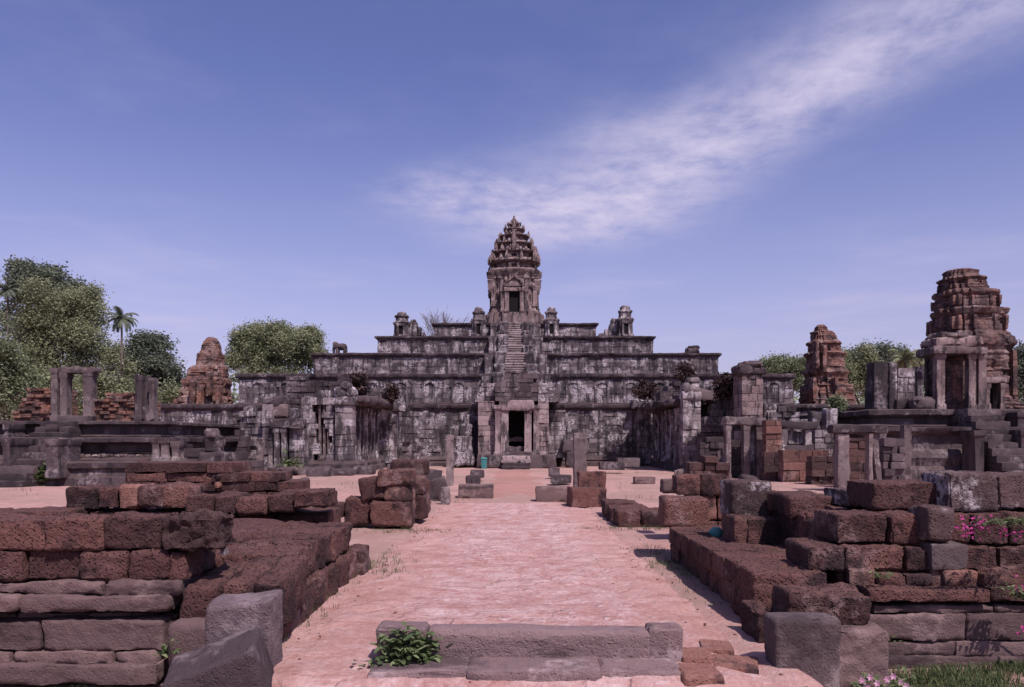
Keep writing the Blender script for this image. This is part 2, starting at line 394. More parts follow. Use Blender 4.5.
def densify(poly, n):
    out = []; per = sum(math.dist(poly[i], poly[(i+1) % len(poly)]) for i in range(len(poly))); d = per/n
    for i in range(len(poly)):
        a, b = poly[i], poly[(i+1) % len(poly)]; k = max(1, round(math.dist(a, b)/d))
        out += [(a[0]+(b[0]-a[0])*j/k, a[1]+(b[1]-a[1])*j/k) for j in range(k)]
    return out
def profile_tower(mb, cy, levels, poly, dz=.16, amp=.12, fr=.9, dyk=1.0, ridge=0.0, squeeze=1.0, chunk=.16):
    """levels: (z, x_left, x_right) from the base up; plan = poly scaled to each width"""
    zs = [l[0] for l in levels]; rings = []; z = zs[0]; o = Vector((RND.uniform(-60, 60),)*3)
    def at(z):
        for i in range(len(levels)-1):
            a, b = levels[i], levels[i+1]
            if z <= b[0]:
                k = (z-a[0])/max(1e-6, b[0]-a[0]); return a[1]+(b[1]-a[1])*k, a[2]+(b[2]-a[2])*k
        return levels[-1][1:]
    i = 0
    while z < zs[-1]+1e-6:
        xl, xr = at(z); hw = (xr-xl)/2*squeeze; cx = (xl+xr)/2
        rr = .35*ridge*(1 if (i//2) % 3 == 0 else 0)+RND.uniform(-.5, .5)*ridge
        out = []
        for (a, b) in poly:
            g_ = rr
            c1 = hsh(math.floor((cx+a*hw)/.62), math.floor((cy+b*hw)/.62), math.floor(z/.36))
            if c1 < chunk: g_ -= .17*hw*.35*(.5+c1/chunk)
            elif c1 > .93: g_ += .05
            g_ -= max(0, noise.noise(Vector((cx+a*hw, cy+b*hw, z))*.55+o)-.12)*chunk*3.2
            v = Vector((cx+a*(hw+g_), cy+b*(hw+g_)*dyk, z)); d = noise.noise_vector(v*fr+o)*amp+noise.noise_vector(v*fr*3.5+o)*amp*.5+noise.noise_vector(v*fr*9+o)*amp*.22
            out.append((v.x+d.x, v.y+d.y, z+d.z*.6))
        rings.append(out); z += dz; i += 1
    mb.loft(rings, True)

# ------------------------------------------------------------------ ground and path
def sstep(a, b, x):
    k = max(0, min(1, (x-a)/(b-a))); return k*k*(3-2*k)
def gh(x, y):
    h = -.46*sstep(2.9, 3.5, abs(x-.15))*sstep(11.2, 10.6, y)
    h -= .30*sstep(8.3, 7.6, y)*(1-sstep(2.9, 3.5, abs(x-.15)))
    v = Vector((x, y, 0))
    h += .035*noise.noise(v*.5)+.018*noise.noise(v*2.1)
    if abs(x) > 4: h += .12*noise.noise(v*.12)*sstep(4, 12, abs(x))
    return h
def sheet(name, xs, ys, fn, mat):
    mb = MB(); n = len(xs)
    vs = [(x, y, fn(x, y)) for y in ys for x in xs]
    fs = [(j*n+i, j*n+i+1, (j+1)*n+i+1, (j+1)*n+i) for j in range(len(ys)-1) for i in range(n-1)]
    mb.add(vs, fs, .5)
    o = mb.build(name, mat, loc=(0, 0, 0)); o['kind'] = 'structure'; return o
def grow(a, b, d, k=1.12):
    out = [a]
    while out[-1] < b: out.append(out[-1]+d); d *= k
    return out
xp = [i*.14 for i in range(58)]; xp += grow(xp[-1]+.2, 700, .25, 1.14)
xs = [-x for x in reversed(xp[1:])]+xp
ys = sorted([-y for y in grow(.5, 60, .6, 1.3)]+[i*.5 for i in range(0, 13)]+[6.2+i*.13 for i in range(110)]+grow(20.6, 900, .2, 1.04))
def fpath(x, y):
    v = Vector((x, y, 0)); wv = Vector((x+.22*noise.noise(v*1.3), (y+.22*noise.noise(v*1.3+Vector((9, 0, 0))))*1.15, 0))
    d, pts = noise.voronoi(wv*1.35); m = sstep(-.15, .25, noise.noise(v*.45+Vector((3, 7, 0))))
    edge = sstep(0, .10, d[1]-d[0]); hgt = .034*(hsh(round(pts[0].x*50), round(pts[0].y*50))-.5)
    return gh(x, y)+.02+.016*noise.noise(v*4)+.010*noise.noise(v*11)+m*(hgt*.8+.008*edge-.005)
def fground(x, y):
    pin = -2.7 < x < 2.8 and 7.0 < y < 30
    return gh(x, y)-(.045 if pin else 0)
sheet('ground', xs, ys, fground, 'ground')
sheet('path', [-2.95+i*.055 for i in range(108)], [6.8+i*.055 for i in range(260)]+[21.1+i*.12 for i in range(82)], lambda x, y: fpath(x, y)-.07*sstep(2.2, 2.9, abs(x)+.3*noise.noise((x, y*.8, 4))), 'path')

# ------------------------------------------------------------------ stepped pyramid
CY = 108.5; CX = .4
pyr = empty('temple_pyramid', (CX, 75, 0), 'grey stone stepped pyramid of five terraces with white lichen, behind the porch', 'pyramid')
TIERS = [(67, wz(404, 75), 0.0), (56, wz(373.5, 80.5), 0), (44, wz(353, 86.5), 0), (32, wz(336, 92.5), 0), (20, wz(323, 98.5), 0)]
zb = 0.0; tops = []
for i, (wd, zt, _) in enumerate(TIERS):
    hw = wd/2; x0, x1, y0, y1 = CX-hw, CX+hw, CY-hw, CY+hw
    mb = MB(False)
    mb.box(x0+.18, x1-.18, y0+.18, y1-.18, zb-.05, zt-.12, .3)
    H = zt-zb; cz = zt-(.62 if i < 2 else .5)
    pl = .95 if i == 0 else .35
    tn = (.05, .95)
    def top_(xx, y0=y0): return 99
    courses(mb, x0, x1, y0, .3, zb+pl, cz, ch=.46, bl=.95, jit=.035, rough=False, tones=tn)
    courses(mb, y0, y1, x0, .3, zb+pl, cz, ch=.46, bl=.95, jit=.035, rough=False, axis='y', tones=tn)
    courses(mb, y0, y1, x1-.3, .3, zb+pl, cz, ch=.46, bl=.95, jit=.035, rough=False, axis='y', tones=tn)
    if i == 1:
        # the frieze zone of the second terrace: shallow niches with arched heads
        for k in range(-9, 10):
            if abs(k) < 1: continue
            xc = CX+k*2.9
            mb.box(xc-.75, xc-.5, y0-.10, y0+.1, zb+.4, cz-.25, .4, .02); mb.box(xc+.5, xc+.75, y0-.10, y0+.1, zb+.4, cz-.25, .5, .02)
            pts = [(xc+.75*math.cos(a), cz-.75+.55*math.sin(a)) for a in [math.pi*q/8 for q in range(9)]]
            for a, b in zip(pts, pts[1:]):
                mx, mz = (a[0]+b[0])/2, (a[1]+b[1])/2
                mb.box(mx-.17, mx+.17, y0-.12, y0+.1, mz-.1, mz+.1, .75, .02)
    t = mb.build('terrace', 'sand', pyr)
    c = MB()
    ring(c, x0, x1, y0, y1, [(.0, cz-.02), (.08, cz+.05), (.10, cz+.13), (.24, cz+.2), (.30, cz+.30), (.30, zt-.04), (.1, zt), (-1.5, zt+.02)], .3, .09, 1.1, chip=.16)
    c.build('cornice', 'sandk', t)
    p = MB()
    if i == 0: ring(p, x0, x1, y0, y1, [(.75, zb-.1), (.75, zb+.30), (.6, zb+.36), (.45, zb+.46), (.52, zb+.6), (.30, zb+.72), (.2, zb+.85), (.02, zb+.98)], .6, .04, .8, cap=False)
    else: ring(p, x0, x1, y0, y1, [(.26, zb-.05), (.26, zb+.18), (.14, zb+.24), (.16, zb+.3), (.02, zb+.38)], .6, .04, .8, cap=False)
    p.build('plinth', 'sandk', t)
    tops.append((x0, x1, y0, zt, zb)); zb = zt
# stairs up the axis of the face, each flight with its two stepped side walls
for i, (x0, x1, y0, zt, zb) in enumerate(tops):
    H = zt-zb; run = min(3.4, H*.85); n = max(6, round(H/.30)); w_ = (2.5, 2.4, 2.3, 1.85, 1.75)[i]/2
    st = MB(False)
    for k in range(n):
        a = y0-run+run*k/n
        st.box(CX-w_+RND.uniform(-.02, .02), CX+w_, a+RND.uniform(-.02, .02), y0+.4, zb, zb+H*(k+1)/n-.004*(k % 3), RND.uniform(.2, .9), .012)
        st.box(CX-w_-.02, CX+w_+.02, a-.07+RND.uniform(-.02, .02), a+.5, zb+H*(k+1)/n-.12, zb+H*(k+1)/n+.004+.001*(k % 5), RND.uniform(.3, 1), .012)
    sc_ = st.build('stair_flight', 'stair', pyr)
    for s in (-1, 1):
        sw = MB(True)
        xa, xb = (CX-w_-1.05, CX-w_+.02) if s < 0 else (CX+w_-.02, CX+w_+1.05)
        m_ = 2
        for k in range(m_):
            yk = y0-run-.25+run*k/m_
            ring(sw, xa, xb, yk, y0+.3-.02*k, [(.1, zb-.03), (.1, zb+.2), (0, zb+.3), (0, zb+H*(k+1)/m_-.5), (.08, zb+H*(k+1)/m_-.35), (.1, zb+H*(k+1)/m_-.12), (.0, zb+H*(k+1)/m_-.06*(1-k)+.01*k)], .35, .05, 1.1)
        # broad pedestal blocks either side
        xa2, xb2 = (xa-1.1, xa-.02) if s < 0 else (xb+.02, xb+1.1)
        ring(sw, xa2, xb2, y0-run*.45, y0+.3, [(.05, zb), (.05, zb+.2), (0, zb+.3), (0, zb+H*.72), (.08, zb+H*.78), (.06, zb+H*.9)], .35, .06, 1.1)
        sw.build('stair_wall', 'sand', sc_)

# ------------------------------------------------------------------ central tower
zt5 = tops[4][3]
TX = .3; TY = 108.5
tw = empty('central_tower', (TX, TY, zt5), 'tall tapering sandstone tower with dark doorway crowning the pyramid', 'tower')
HB = 3.15
pl = densify(redent(((.40, 1.0), (.66, .90), (.84, .84))), 130)
def zz(py): return wz(py, 108.0)
mb = MB()
z0 = zt5-.05
plat = [(z0, 4.1), (z0+.25, 4.1), (z0+.3, 3.95), (z0+.6, 3.9), (z0+.75, 4.05), (zz(316), 4.0), (zz(316)+.01, 3.4)]
def stack(mb, prof, poly, amp=.05, fr=1.3, tone=None, cx=TX, cy=TY):
    o = Vector((RND.uniform(-60, 60),)*3); rings = []
    for (z, hw) in prof:
        out = []
        for (a, b) in poly:
            v = Vector((cx+a*hw, cy+b*hw, z)); d = noise.noise_vector(v*fr+o)*amp+noise.noise_vector(v*fr*4+o)*amp*.5
            out.append(tuple(v+d))
        rings.append(out)
    mb.loft(rings, True, tone)
stack(mb, plat, pl)
mb.build('base', 'sandp', tw)
mb = MB()
zb0, zc0 = zz(316), zz(279)
prof = [(zb0, 3.6), (zb0+.3, 3.6), (zb0+.4, 3.45), (zb0+.75, 3.4), (zb0+.85, 3.3), (zb0+1.1, 3.28), (zb0+2.2, 3.28), (zb0+3.3, 3.28), (zc0-.4, 3.28), (zc0-.25, 3.4), (zc0-.1, 3.4), (zc0, 3.5), (zc0+.25, 3.55), (zc0+.45, 3.72), (zc0+.75, 3.75), (zc0+.8, 3.55), (zc0+1.0, 3.4)]
stack(mb, prof, pl, .05)
body = mb.build('body', 'sandp', tw)
# pilasters with carved figures between
mb = MB()
for sx in (-1, 1):
    for (xa, hw_) in ((.88, .26), (.52, .24)):
        xc = TX+sx*xa*3.15
        pier(mb, xc-hw_, xc+hw_, TY-3.28*(.9 if xa < .8 else .82)-.2, TY-2.2, zb0+.9, zc0-.1, .1, .12, .25, .04)
    xc = TX+sx*.70*2.95
    ring(mb, xc-.2, xc+.2, TY-2.92*.86-.16, TY-2, [(.0, zb0+1.6), (.08, zb0+2.2), (0, zb0+2.8), (.05, zb0+3.2), (-.08, zb0+3.5)], .15, .05)
    # corner cornice drops
    ring(mb, TX+sx*3.1-.28, TX+sx*3.1+.28, TY-2.9, TY-2.2, [(-.22, zc0-2.5), (-.02, zc0-2.1), (.12, zc0-1.5), (.02, zc0-1.3), (.18, zc0-.7), (.05, zc0-.5), (.25, zc0)], .2, .09)
mb.build('pilaster', 'sandp', body)
mb = MB(False)
for k in range(110):
    q = k % 4; c, s_ = [(1, 0), (0, 1), (-1, 0), (0, -1)][q]; b_ = RND.uniform(-.9, .9); a_ = .98 if abs(b_) < .4 else (.9 if abs(b_) < .66 else .84)
    x, y = TX+(a_*c-b_*s_)*3.42, TY+(a_*s_+b_*c)*3.42; r_ = RND.uniform(.10, .24); zq = zc0+RND.uniform(-2.5, .6); h_ = RND.uniform(.4, 1.1)
    mb.loft([[(x+dx*r_*k_, y+dy*r_*k_, zq+h_*u) for dx, dy in ((1, 1), (-1, 1), (-1, -1), (1, -1))] for (u, k_) in ((-.1, .6), (.3, 1), (.65, .8), (1, .15))], True, None, True)
mb.jitter(.08, 2.4); mb.build('cornice_carving', 'sandp', body)
# doorway: jambs, lintel, black panel painted as the opening's shade and the pediment above
dz0, dz1 = zz(313.5), zz(296)
yf = TY-3.3-.75
mb = MB()
for sx in (-1, 1): 
    pier(mb, TX+sx*1.0-.26, TX+sx*1.0+.26, yf, yf+.7, dz0-.3, dz1+.35, .08, .1, .2, .03, .25, .25)
    pier(mb, TX+sx*1.55-.22, TX+sx*1.55+.22, yf+.15, yf+.8, dz0-.3, dz1+.2, .08, .1, .2, .03, .25, .25)
mb.box(TX-.76, TX-.70, yf+.1, yf+.6, dz0, dz1, .5); mb.box(TX+.70, TX+.76, yf+.1, yf+.6, dz0, dz1, .5)
mb.rock(TX-1.4, TX+1.4, yf-.12, yf+.6, dz1, dz1+.62, .2, .08, .05)
dw = mb.build('doorway', 'sandp', tw)
mb = MB()
outl = [(-1.35, 0), (-1.6, .35), (-1.35, .8), (-1.15, 1.25), (-.6, 1.6), (0, 2.3), (.6, 1.6), (1.15, 1.25), (1.35, .8), (1.6, .35), (1.35, 0)]
rings = []
for k, sc in ((0, 1), (0.001, .97), (.1, .95), (.12, .8), (.22, .72)):
    rings.append([(TX+a*sc*.88, yf-.02-(k if k < .11 else .12-(k-.11)*2), dz1+.62+max(0.0, b*sc*.72)) for a, b in outl])
rings = [[(x, yf+.9, z) for (x, y, z) in rings[0]]]+rings
mb.loft(rings, True); mb.jitter(.20, 2.6)
mb.build('pediment', 'sandp', dw)
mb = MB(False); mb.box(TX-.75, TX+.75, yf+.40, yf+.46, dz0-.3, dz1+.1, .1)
m_, t_ = new_mat('door_shade_black'); finish(t_, (.006, .005, .006), .5, .0, .01); M['dark'] = m_  # near-black colour painted in for the shade inside doorways
mb.build('painted_door_shade', 'dark', dw)
# diminishing storeys
PXM = 108.0/F
lev = [(zc0+1.0, zz(260), 25.0*PXM, 23*PXM), (zz(260), zz(251), 22.4*PXM, 19.5*PXM), (zz(251), zz(242), 18.8*PXM, 15.4*PXM), (zz(242), zz(234), 14.8*PXM, 11.2*PXM), (zz(234), zz(227.5), 10.4*PXM, 7.2*PXM), (zz(227.5), zz(223), 6.6*PXM, 4.4*PXM)]
for li, (za, zb1, ha, hb) in enumerate(lev):
    H = zb1-za; mb = MB()
    hn = ha*.77
    stack(mb, [(za-.1, ha*.9), (za+H*.05, hn), (za+H*.30, hn*.98), (za+H*.50, hn), (za+H*.54, ha*.88), (za+H*.60, ha*.96), (za+H*.70, ha*.99), (za+H*.72, ha*.88), (za+H*.84, hb*.92), (zb1, hb*.85)], pl, .09, 2.0)
    t = mb.build('roof_tier', 'sandp', tw)
    mb = MB(False)
    for q in range(4):
        c, s_ = [(1, 0), (0, 1), (-1, 0), (0, -1)][q]
        for (a, b, sz) in ((.97, 0, 1.5), (.97, .28, .95), (.97, -.28, .95), (.88, .52, 1.0), (.88, -.52, 1.0), (.80, .80, 1.3)):
            if RND.random() < .2: continue
            x, y = TX+(a*c-b*s_)*ha*1.0, TY+(a*s_+b*c)*ha*1.0; h_ = min(H*(.72 if li < 3 else .5), 1.25)*sz*RND.uniform(.5, 1.2); r_ = .062*ha*(.8+.3*sz)*RND.uniform(.85, 1.1)+.03; zq = za+H*.70
            mb.loft([[(x+dx*r_*k_, y+dy*r_*k_, zq+h_*u) for dx, dy in ((1, 1), (-1, 1), (-1, -1), (1, -1))] for (u, k_) in ((-.1, .85), (.35, 1), (.65, .7), (1, .12))], True)
    mb.jitter(.11, 2.2)
    mb.build('antefix', 'sandp', t)
    for q in range(4):
        c, s_ = [(1, 0), (0, 1), (-1, 0), (0, -1)][q]
        mb = MB(False)
        x, y = TX+c*ha*.86, TY+s_*ha*.86; wq = .17*ha
        for e_ in (-1, 1):
            xx, yy = x-s_*e_*wq, y+c*e_*wq; r_ = .055*ha
            mb.box(xx-r_, xx+r_, yy-r_, yy+r_, za, za+H*.5, .4, .02)
        mb.box(x-(wq+.1 if s_ else .12), x+(wq+.1 if s_ else .12), y-(wq+.1 if c else .12), y+(wq+.1 if c else .12), za+H*.36, za+H*.5, .6, .02)
        mb.build('false_door', 'sandp', t)
mb = MB()
cz_ = zz(223)
prof = [(q_, r_*.55) for q_, r_ in [(0, 1.15), (.25, 1.2), (.4, .85), (.6, .95), (.8, .9), (.95, .62), (1.05, .64), (1.25, .6), (1.35, .38), (1.5, .4), (1.65, .36), (1.75, .2), (2.0, .26), (2.2, .2), (2.35, .06)]]
k = (zz(214.5)-cz_)/2.35
rings = [[(TX+r_*math.cos(2*math.pi*i/20), TY+r_*math.sin(2*math.pi*i/20), cz_+z*k) for i in range(20)] for (z, r_) in prof]
mb.loft(rings, True); mb.jitter(.08, 2)
mb.build('finial', 'sandp', tw)

# ------------------------------------------------------------------ small shrines and statues on the terraces
def shrine(px, py0, py1, Y, label, wpx, mat='sand'):
    zb, zt = wz(py0, Y), wz(py1, Y); X = wx(px, Y); H = zt-zb; hw = wpx*Y/F/2
    e = empty('shrine_turret', (X, Y, zb), label, 'shrine', 'little shrines on the fourth terrace')
    po = densify(redent(((.5, 1.0), (.78, .9), (.86, .86))), 60)
    mb = MB(); stack(mb, [(zb-.1, hw*1.1), (zb+H*.06, hw*1.1), (zb+H*.09, hw), (zb+H*.45, hw*.98), (zb+H*.50, hw*1.12), (zb+H*.56, hw*1.18), (zb+H*.60, hw*1.0)], po, .05, 1.5, None, X, Y+hw)
    mb.build('body', mat, e)
    mb = MB(); stack(mb, [(zb+H*.58, hw*.95), (zb+H*.62, hw*.78), (zb+H*.76, hw*.76), (zb+H*.80, hw*.92), (zb+H*.85, hw*.9), (zb+H*.87, hw*.62), (zb+H*.96, hw*.58), (zb+H, hw*.4)], po, .09, 1.5, None, X, Y+hw)
    mb.build('roof', mat, e)
    mb = MB()
    for s in (-1, 1): mb.rock(X+s*hw*.42-.13, X+s*hw*.42+.13, Y-.22, Y+.3, zb, zb+H*.40, .2, .04, .02)
    mb.rock(X-hw*.62, X+hw*.62, Y-.25, Y+.3, zb+H*.40, zb+H*.49, .2, .05, .03)
    d = mb.build('doorway', mat, e)
    mb = MB(False); mb.box(X-hw*.32, X+hw*.32, Y-.07, Y-.03, zb, zb+H*.40, .1); mb.build('painted_door_shade', 'dark', d)  # black panel on the wall face, shade of the door painted as colour
    return e
YS = 93.8
shrine(401, 336, 311, YS, 'leftmost little shrine, outer one on the fourth terrace left of the tower', 15)
shrine(478.5, 336, 306.5, YS, 'little shrine standing close to the left side of the tower base', 14)
shrine(551.5, 336, 306.5, YS, 'little shrine standing close to the right side of the tower base', 14)
shrine(626, 336, 305, YS, 'rightmost little shrine, outer one on the fourth terrace right of the tower', 15)
def rubble_shrine(boxes, Y, label):
    mb = MB()
    for (a, b, c, d) in boxes: mb.rock(wx(a, Y), wx(b, Y), Y, Y+1.5, wz(d, Y), wz(c, Y), .25, .1, .09, 1.2)
    return tag(mb.build('broken_shrine', 'sand'), label, 'ruin', 'little shrines on the fourth terrace')
rubble_shrine([(409, 417, 322, 336), (410, 416, 319, 323), (417, 421, 327, 336), (421, 425, 332, 336)], 95, 'collapsed shrine stepping down beside the leftmost little shrine')
rubble_shrine([(610, 618, 322, 336), (611, 617, 318, 323), (605, 611, 329, 336), (599, 606, 333, 336)], 95, 'collapsed shrine stepping down beside the rightmost little shrine')
Y = 88.0
mb = MB()
def pr(x0, x1, y0, y1, ya, yb, **k): mb.rock(wx(x0, Y), wx(x1, Y), ya, yb, wz(y1, Y), wz(y0, Y), **k)
pr(334.5, 346.5, 343.5, 350, Y-.45, Y+.55, cell=.15, rnd=.3, amp=.06)
pr(333, 338, 342, 349, Y-.3, Y+.4, cell=.12, rnd=.2, amp=.05)
pr(332.5, 335, 347, 353.5, Y-.12, Y+.15, cell=.1, rnd=.1, amp=.03)
for a, b in ((336, 339), (343.4, 346.6)):
    pr(a, b, 348, 353.7, Y-.42, Y-.05, cell=.12, rnd=.1, amp=.03); pr(a, b, 348, 353.7, Y+.15, Y+.5, cell=.12, rnd=.1, amp=.03)
tag(mb.build('elephant_statue', 'sandk'), 'small dark stone elephant statue standing on the third terrace corner at left', 'statue')
mb = MB()
pr(686, 699, 347.5, 353.5, Y-.4, Y+.6, cell=.15, rnd=.2, amp=.1)
pr(688, 700, 345.8, 349, Y-.3, Y+.4, cell=.15, rnd=.2, amp=.1)
tag(mb.build('broken_statue', 'sandk'), 'low broken statue stump on the right end of the third terrace', 'statue')

# ------------------------------------------------------------------ brick towers round the pyramid
def brick_tower(name, label, Y, outline, mat, n=170, amp=.11, dz=.12, ridge=.09, lighter=None):
    Yc = Y+(outline[0][2]-outline[0][1])*Y/F*.45
    lv = [(wz(py, Yc), wx(a, Yc), wx(b, Yc)) for (py, a, b) in outline]
    cx = (lv[0][1]+lv[0][2])/2; hw = Yc-Y
    e = empty(name, (cx, Y+hw, lv[0][0]), label, 'tower')
    mb = MB(True, 30); profile_tower(mb, Y+hw, lv, densify(redent(), n), dz, amp, .9, 1.0, ridge, 1/max(a_-b_*abs(cx)/Yc for a_, b_ in redent()))
    mb.build('body', mat, e)
    return e, cx, hw
e, cx, hw = brick_tower('brick_tower', 'ruined orange brick tower standing free of the terraces on the left', 84, [(440, 166, 236), (412, 170, 235), (402, 173, 234), (398, 177, 233), (396, 180, 231), (386, 182, 231), (384, 181, 233), (380, 182, 232), (378, 187, 229), (370, 188, 229), (367, 192, 228), (366, 196, 225), (357, 197, 225), (355, 196, 226), (353, 200, 222), (345, 202, 221), (343, 204, 219), (338, 207, 217), (337, 209, 213)], 'brick')
mb = MB()
for (a, b, c, d) in ((197, 203, 385, 408), (207, 211, 372, 396), (216, 220, 385, 408), (190, 196, 380, 406)): mb = MB(); mb.rock(wx(a, 84), wx(b, 84), 84-.35, 84+.8, wz(d, 84), wz(c, 84), .2, .08, .1, 1.4); mb.build('pilaster', 'brick', e)
e, cx, hw = brick_tower('brick_tower', 'ruined red brick tower with stepped top rising behind the right wall', 84, [(440, 797, 856), (408, 799, 856), (390, 799, 854), (386, 800, 853), (385, 804, 848), (376, 804, 847), (373, 801, 849), (371, 802, 848), (370, 806, 845), (358, 806, 844), (355, 803, 847), (353, 804, 845), (352, 808, 841), (346, 808, 840), (344, 805, 842), (342, 806, 840), (341, 810, 837), (334, 810, 835), (332, 809, 833), (331, 813, 830), (326, 815, 826), (324, 818, 823)], 'brick')
mb = MB()
for (a, b, c, d) in ((812, 816, 377, 402), (822, 826, 345, 372), (834, 838, 377, 404), (815, 818, 340, 368)): mb = MB(); mb.rock(wx(a, 84), wx(b, 84), 84-.3, 84+.9, wz(d, 84), wz(c, 84), .2, .08, .1, 1.4); mb.build('pilaster', 'brick', e)
YT = 53.5
e, cx, hw = brick_tower('brick_tower', 'big weathered brick tower with columned porch and side door at far right', YT,
    [(424, 920, 1021), (408, 921, 1021), (404, 921, 1021), (403, 925, 1017), (399, 925, 1017), (398, 928, 1013), (352, 928, 1012), (350, 925, 1014), (347, 923, 1016), (345, 921, 1017), (340, 921, 1016), (338, 924, 1012), (335, 924, 1011), (334, 930, 1006), (318, 930, 1004), (316, 927, 1007), (313, 925, 1008), (311, 926, 1006), (310, 933, 1000), (298, 934, 997), (296, 931, 999), (293, 931, 998), (292, 937, 991), (283, 938, 987), (281, 936, 988), (279, 936, 986), (278, 942, 980), (272, 943, 979), (271, 945, 976), (270, 948, 970)], 'brickd', 260, .09, .10, .09)
sq = 1/max(a_-b_*.577 for a_, b_ in redent()); cyT = YT+hw
def tier_parts(py0, py1, hwpx, cxpx, offs, nm, wpx, out):
    Yc = cyT; hb = hwpx*Yc/F*sq; cx_ = wx(cxpx, Yc)
    for (u, face) in offs:
        w2 = wpx*Yc/F/2; z0_, z1_ = wz(py1, Yc), wz(py0, Yc); mb = MB()
        if face == 'f': mb.rock(cx_+u*hb-w2, cx_+u*hb+w2, cyT-hb*(1 if abs(u) < .4 else .88)-out, cyT-hb*.5, z0_, z1_, .12, .05, .05, 1.6)
        else: mb.rock(cx_-hb*(1 if abs(u) < .4 else .88)-out, cx_-hb*.5, cyT+u*hb-w2, cyT+u*hb+w2, z0_, z1_, .12, .05, .05, 1.6)
        mb.build(nm, 'brickd', e)
tier_parts(319, 333, 38, 967, [(u, f) for u in (-.33, .33, -.76, .76) for f in 'fl'], 'pilaster', 3.2, .14)
tier_parts(299, 309, 33, 966, [(u, f) for u in (-.33, .33, -.76, .76) for f in 'fl'], 'pilaster', 2.8, .13)
tier_parts(284, 291, 26, 963, [(u, f) for u in (-.33, .33) for f in 'fl'], 'pilaster', 2.5, .12)
tier_parts(353, 397, 43, 970, [(u, f) for u in (-.76, .76) for f in 'fl'], 'pilaster', 5.0, .10)
pz = 409
def column(parent, x0, x1, y0, y1, Y, dep, mat='sandp', base=.06, name='column'):
    mb = MB(); pier(mb, wx(x0, Y), wx(x1, Y), Y, Y+dep, wz(y1, Y), wz(y0, Y), base, base, .25, .025, .25, .25)
    return mb.build(name, mat, parent)
for (a, b) in ((937, 945), (969, 976), (979, 986.5)): column(e, a, b, 354, pz, 51.3, .5)
column(e, 953, 963, 357, pz, YT-1.0, .8, 'brick')
mb = MB()
mb.rock(wx(934, 51), wx(989, 51), 51, 53.5, wz(354, 51), wz(346, 51), .2, .1, .06, 1.2)
mb.rock(wx(937, 51.1), wx(985, 51.1), 51.2, 53.5, wz(346.5, 51), wz(337, 51), .2, .14, .14, 1.2)
mb.rock(wx(945, 51.1), wx(975, 51.1), 51.5, 53.5, wz(338, 51), wz(331, 51), .2, .14, .14, 1.2)
mb.build('porch_roof', 'sandp', e)
mb = MB()
yd = 52.6
pier(mb, wx(986.5, yd), wx(990, yd), yd, yd+1.2, wz(pz, yd), wz(383, yd), .05, .05); pier(mb, wx(1001, yd), wx(1005, yd), yd, yd+1.2, wz(pz, yd), wz(383, yd), .05, .05)
mb.rock(wx(985, yd), wx(1007, yd), yd-.1, yd+1.2, wz(383, yd), wz(377, yd), .15, .06, .04)
d = mb.build('doorway', 'sandp', e)
mb = MB(False); mb.box(wx(989, yd), wx(1002, yd), yd+.9, yd+.95, wz(pz, yd), wz(382, yd), .1); mb.build('painted_door_shade', 'dark', d)  # flat black sheet stands for the shade within the side door

sheet('inner_path', [-2.0+i*.2 for i in range(21)], [31.0+i*.4 for i in range(88)], lambda x, y: gh(x, y)+.02+.03*noise.noise((x*2, y*2, 3))-.12*sstep(1.1, 2.0, abs(x-.2)+.9*noise.noise((x*.8, y*.35, 0)))-.15*sstep(36, 31, y+3*noise.noise((x*1.5, y*.3, 7))), 'redpath')

# ------------------------------------------------------------------ helpers for the ruined buildings of the middle distance
def pm(e, name, mat, x0, x1, y0, y1, Y, dep, ch=.42, bl=.8, top=None, jit=.05, tones=(.1, 1), hole=None, amp=.03, lab=None):
    mb = MB()
    tp = None if top is None else (lambda xx: wz(top(512+xx*F/Y), Y))
    ho = None if hole is None else (lambda xx, z: hole(512+xx*F/Y, HY+(CZ-z)*F/Y))
    courses(mb, wx(x0, Y), wx(x1, Y), Y, dep, wz(y1, Y), wz(y0, Y), ch, bl, tp, jit, .28, True, 'x', amp, tones, ho)
    return mb.build(name, mat, e)
def pb(e, name, mat, x0, x1, y0, y1, Y, dep, cell=.18, rnd=.08, amp=.05, rot=(0, 0, 0), fr=1.5, slope=(0, 0), tone=None):
    mb = MB(); mb.rock(wx(x0, Y), wx(x1, Y), Y, Y+dep, wz(y1, Y), wz(y0, Y), cell, rnd, amp, fr, tone, rot, slope)
    return mb.build(name, mat, e)
def pp(e, name, mat, x0, x1, y0, y1, Y, dep, base=.07, cap=.07, amp=.03, bh=.3):
    mb = MB(); pier(mb, wx(x0, Y), wx(x1, Y), Y, Y+dep, wz(y1, Y), wz(y0, Y), base, cap, .3, amp, bh, .3)
    return mb.build(name, mat, e)
def jag(pts, seed, amp=3, fr=.12):
    def f(px):
        y = pts[-1][1]
        for (a, b), (c, d) in zip(pts, pts[1:]):
            if px <= c: y = b+(d-b)*max(0, min(1, (px-a)/(c-a))); break
        return y+amp*noise.noise((px*fr, seed, 0))
    return f
def dark(e, x0, x1, y0, y1, Y):
    mb = MB(False); mb.box(wx(x0, Y), wx(x1, Y), Y, Y+.1, wz(y1, Y), wz(y0, Y), .1); return mb.build('painted_door_shade', 'dark', e)  # black sheet behind the doorway, its inner shade put in as colour
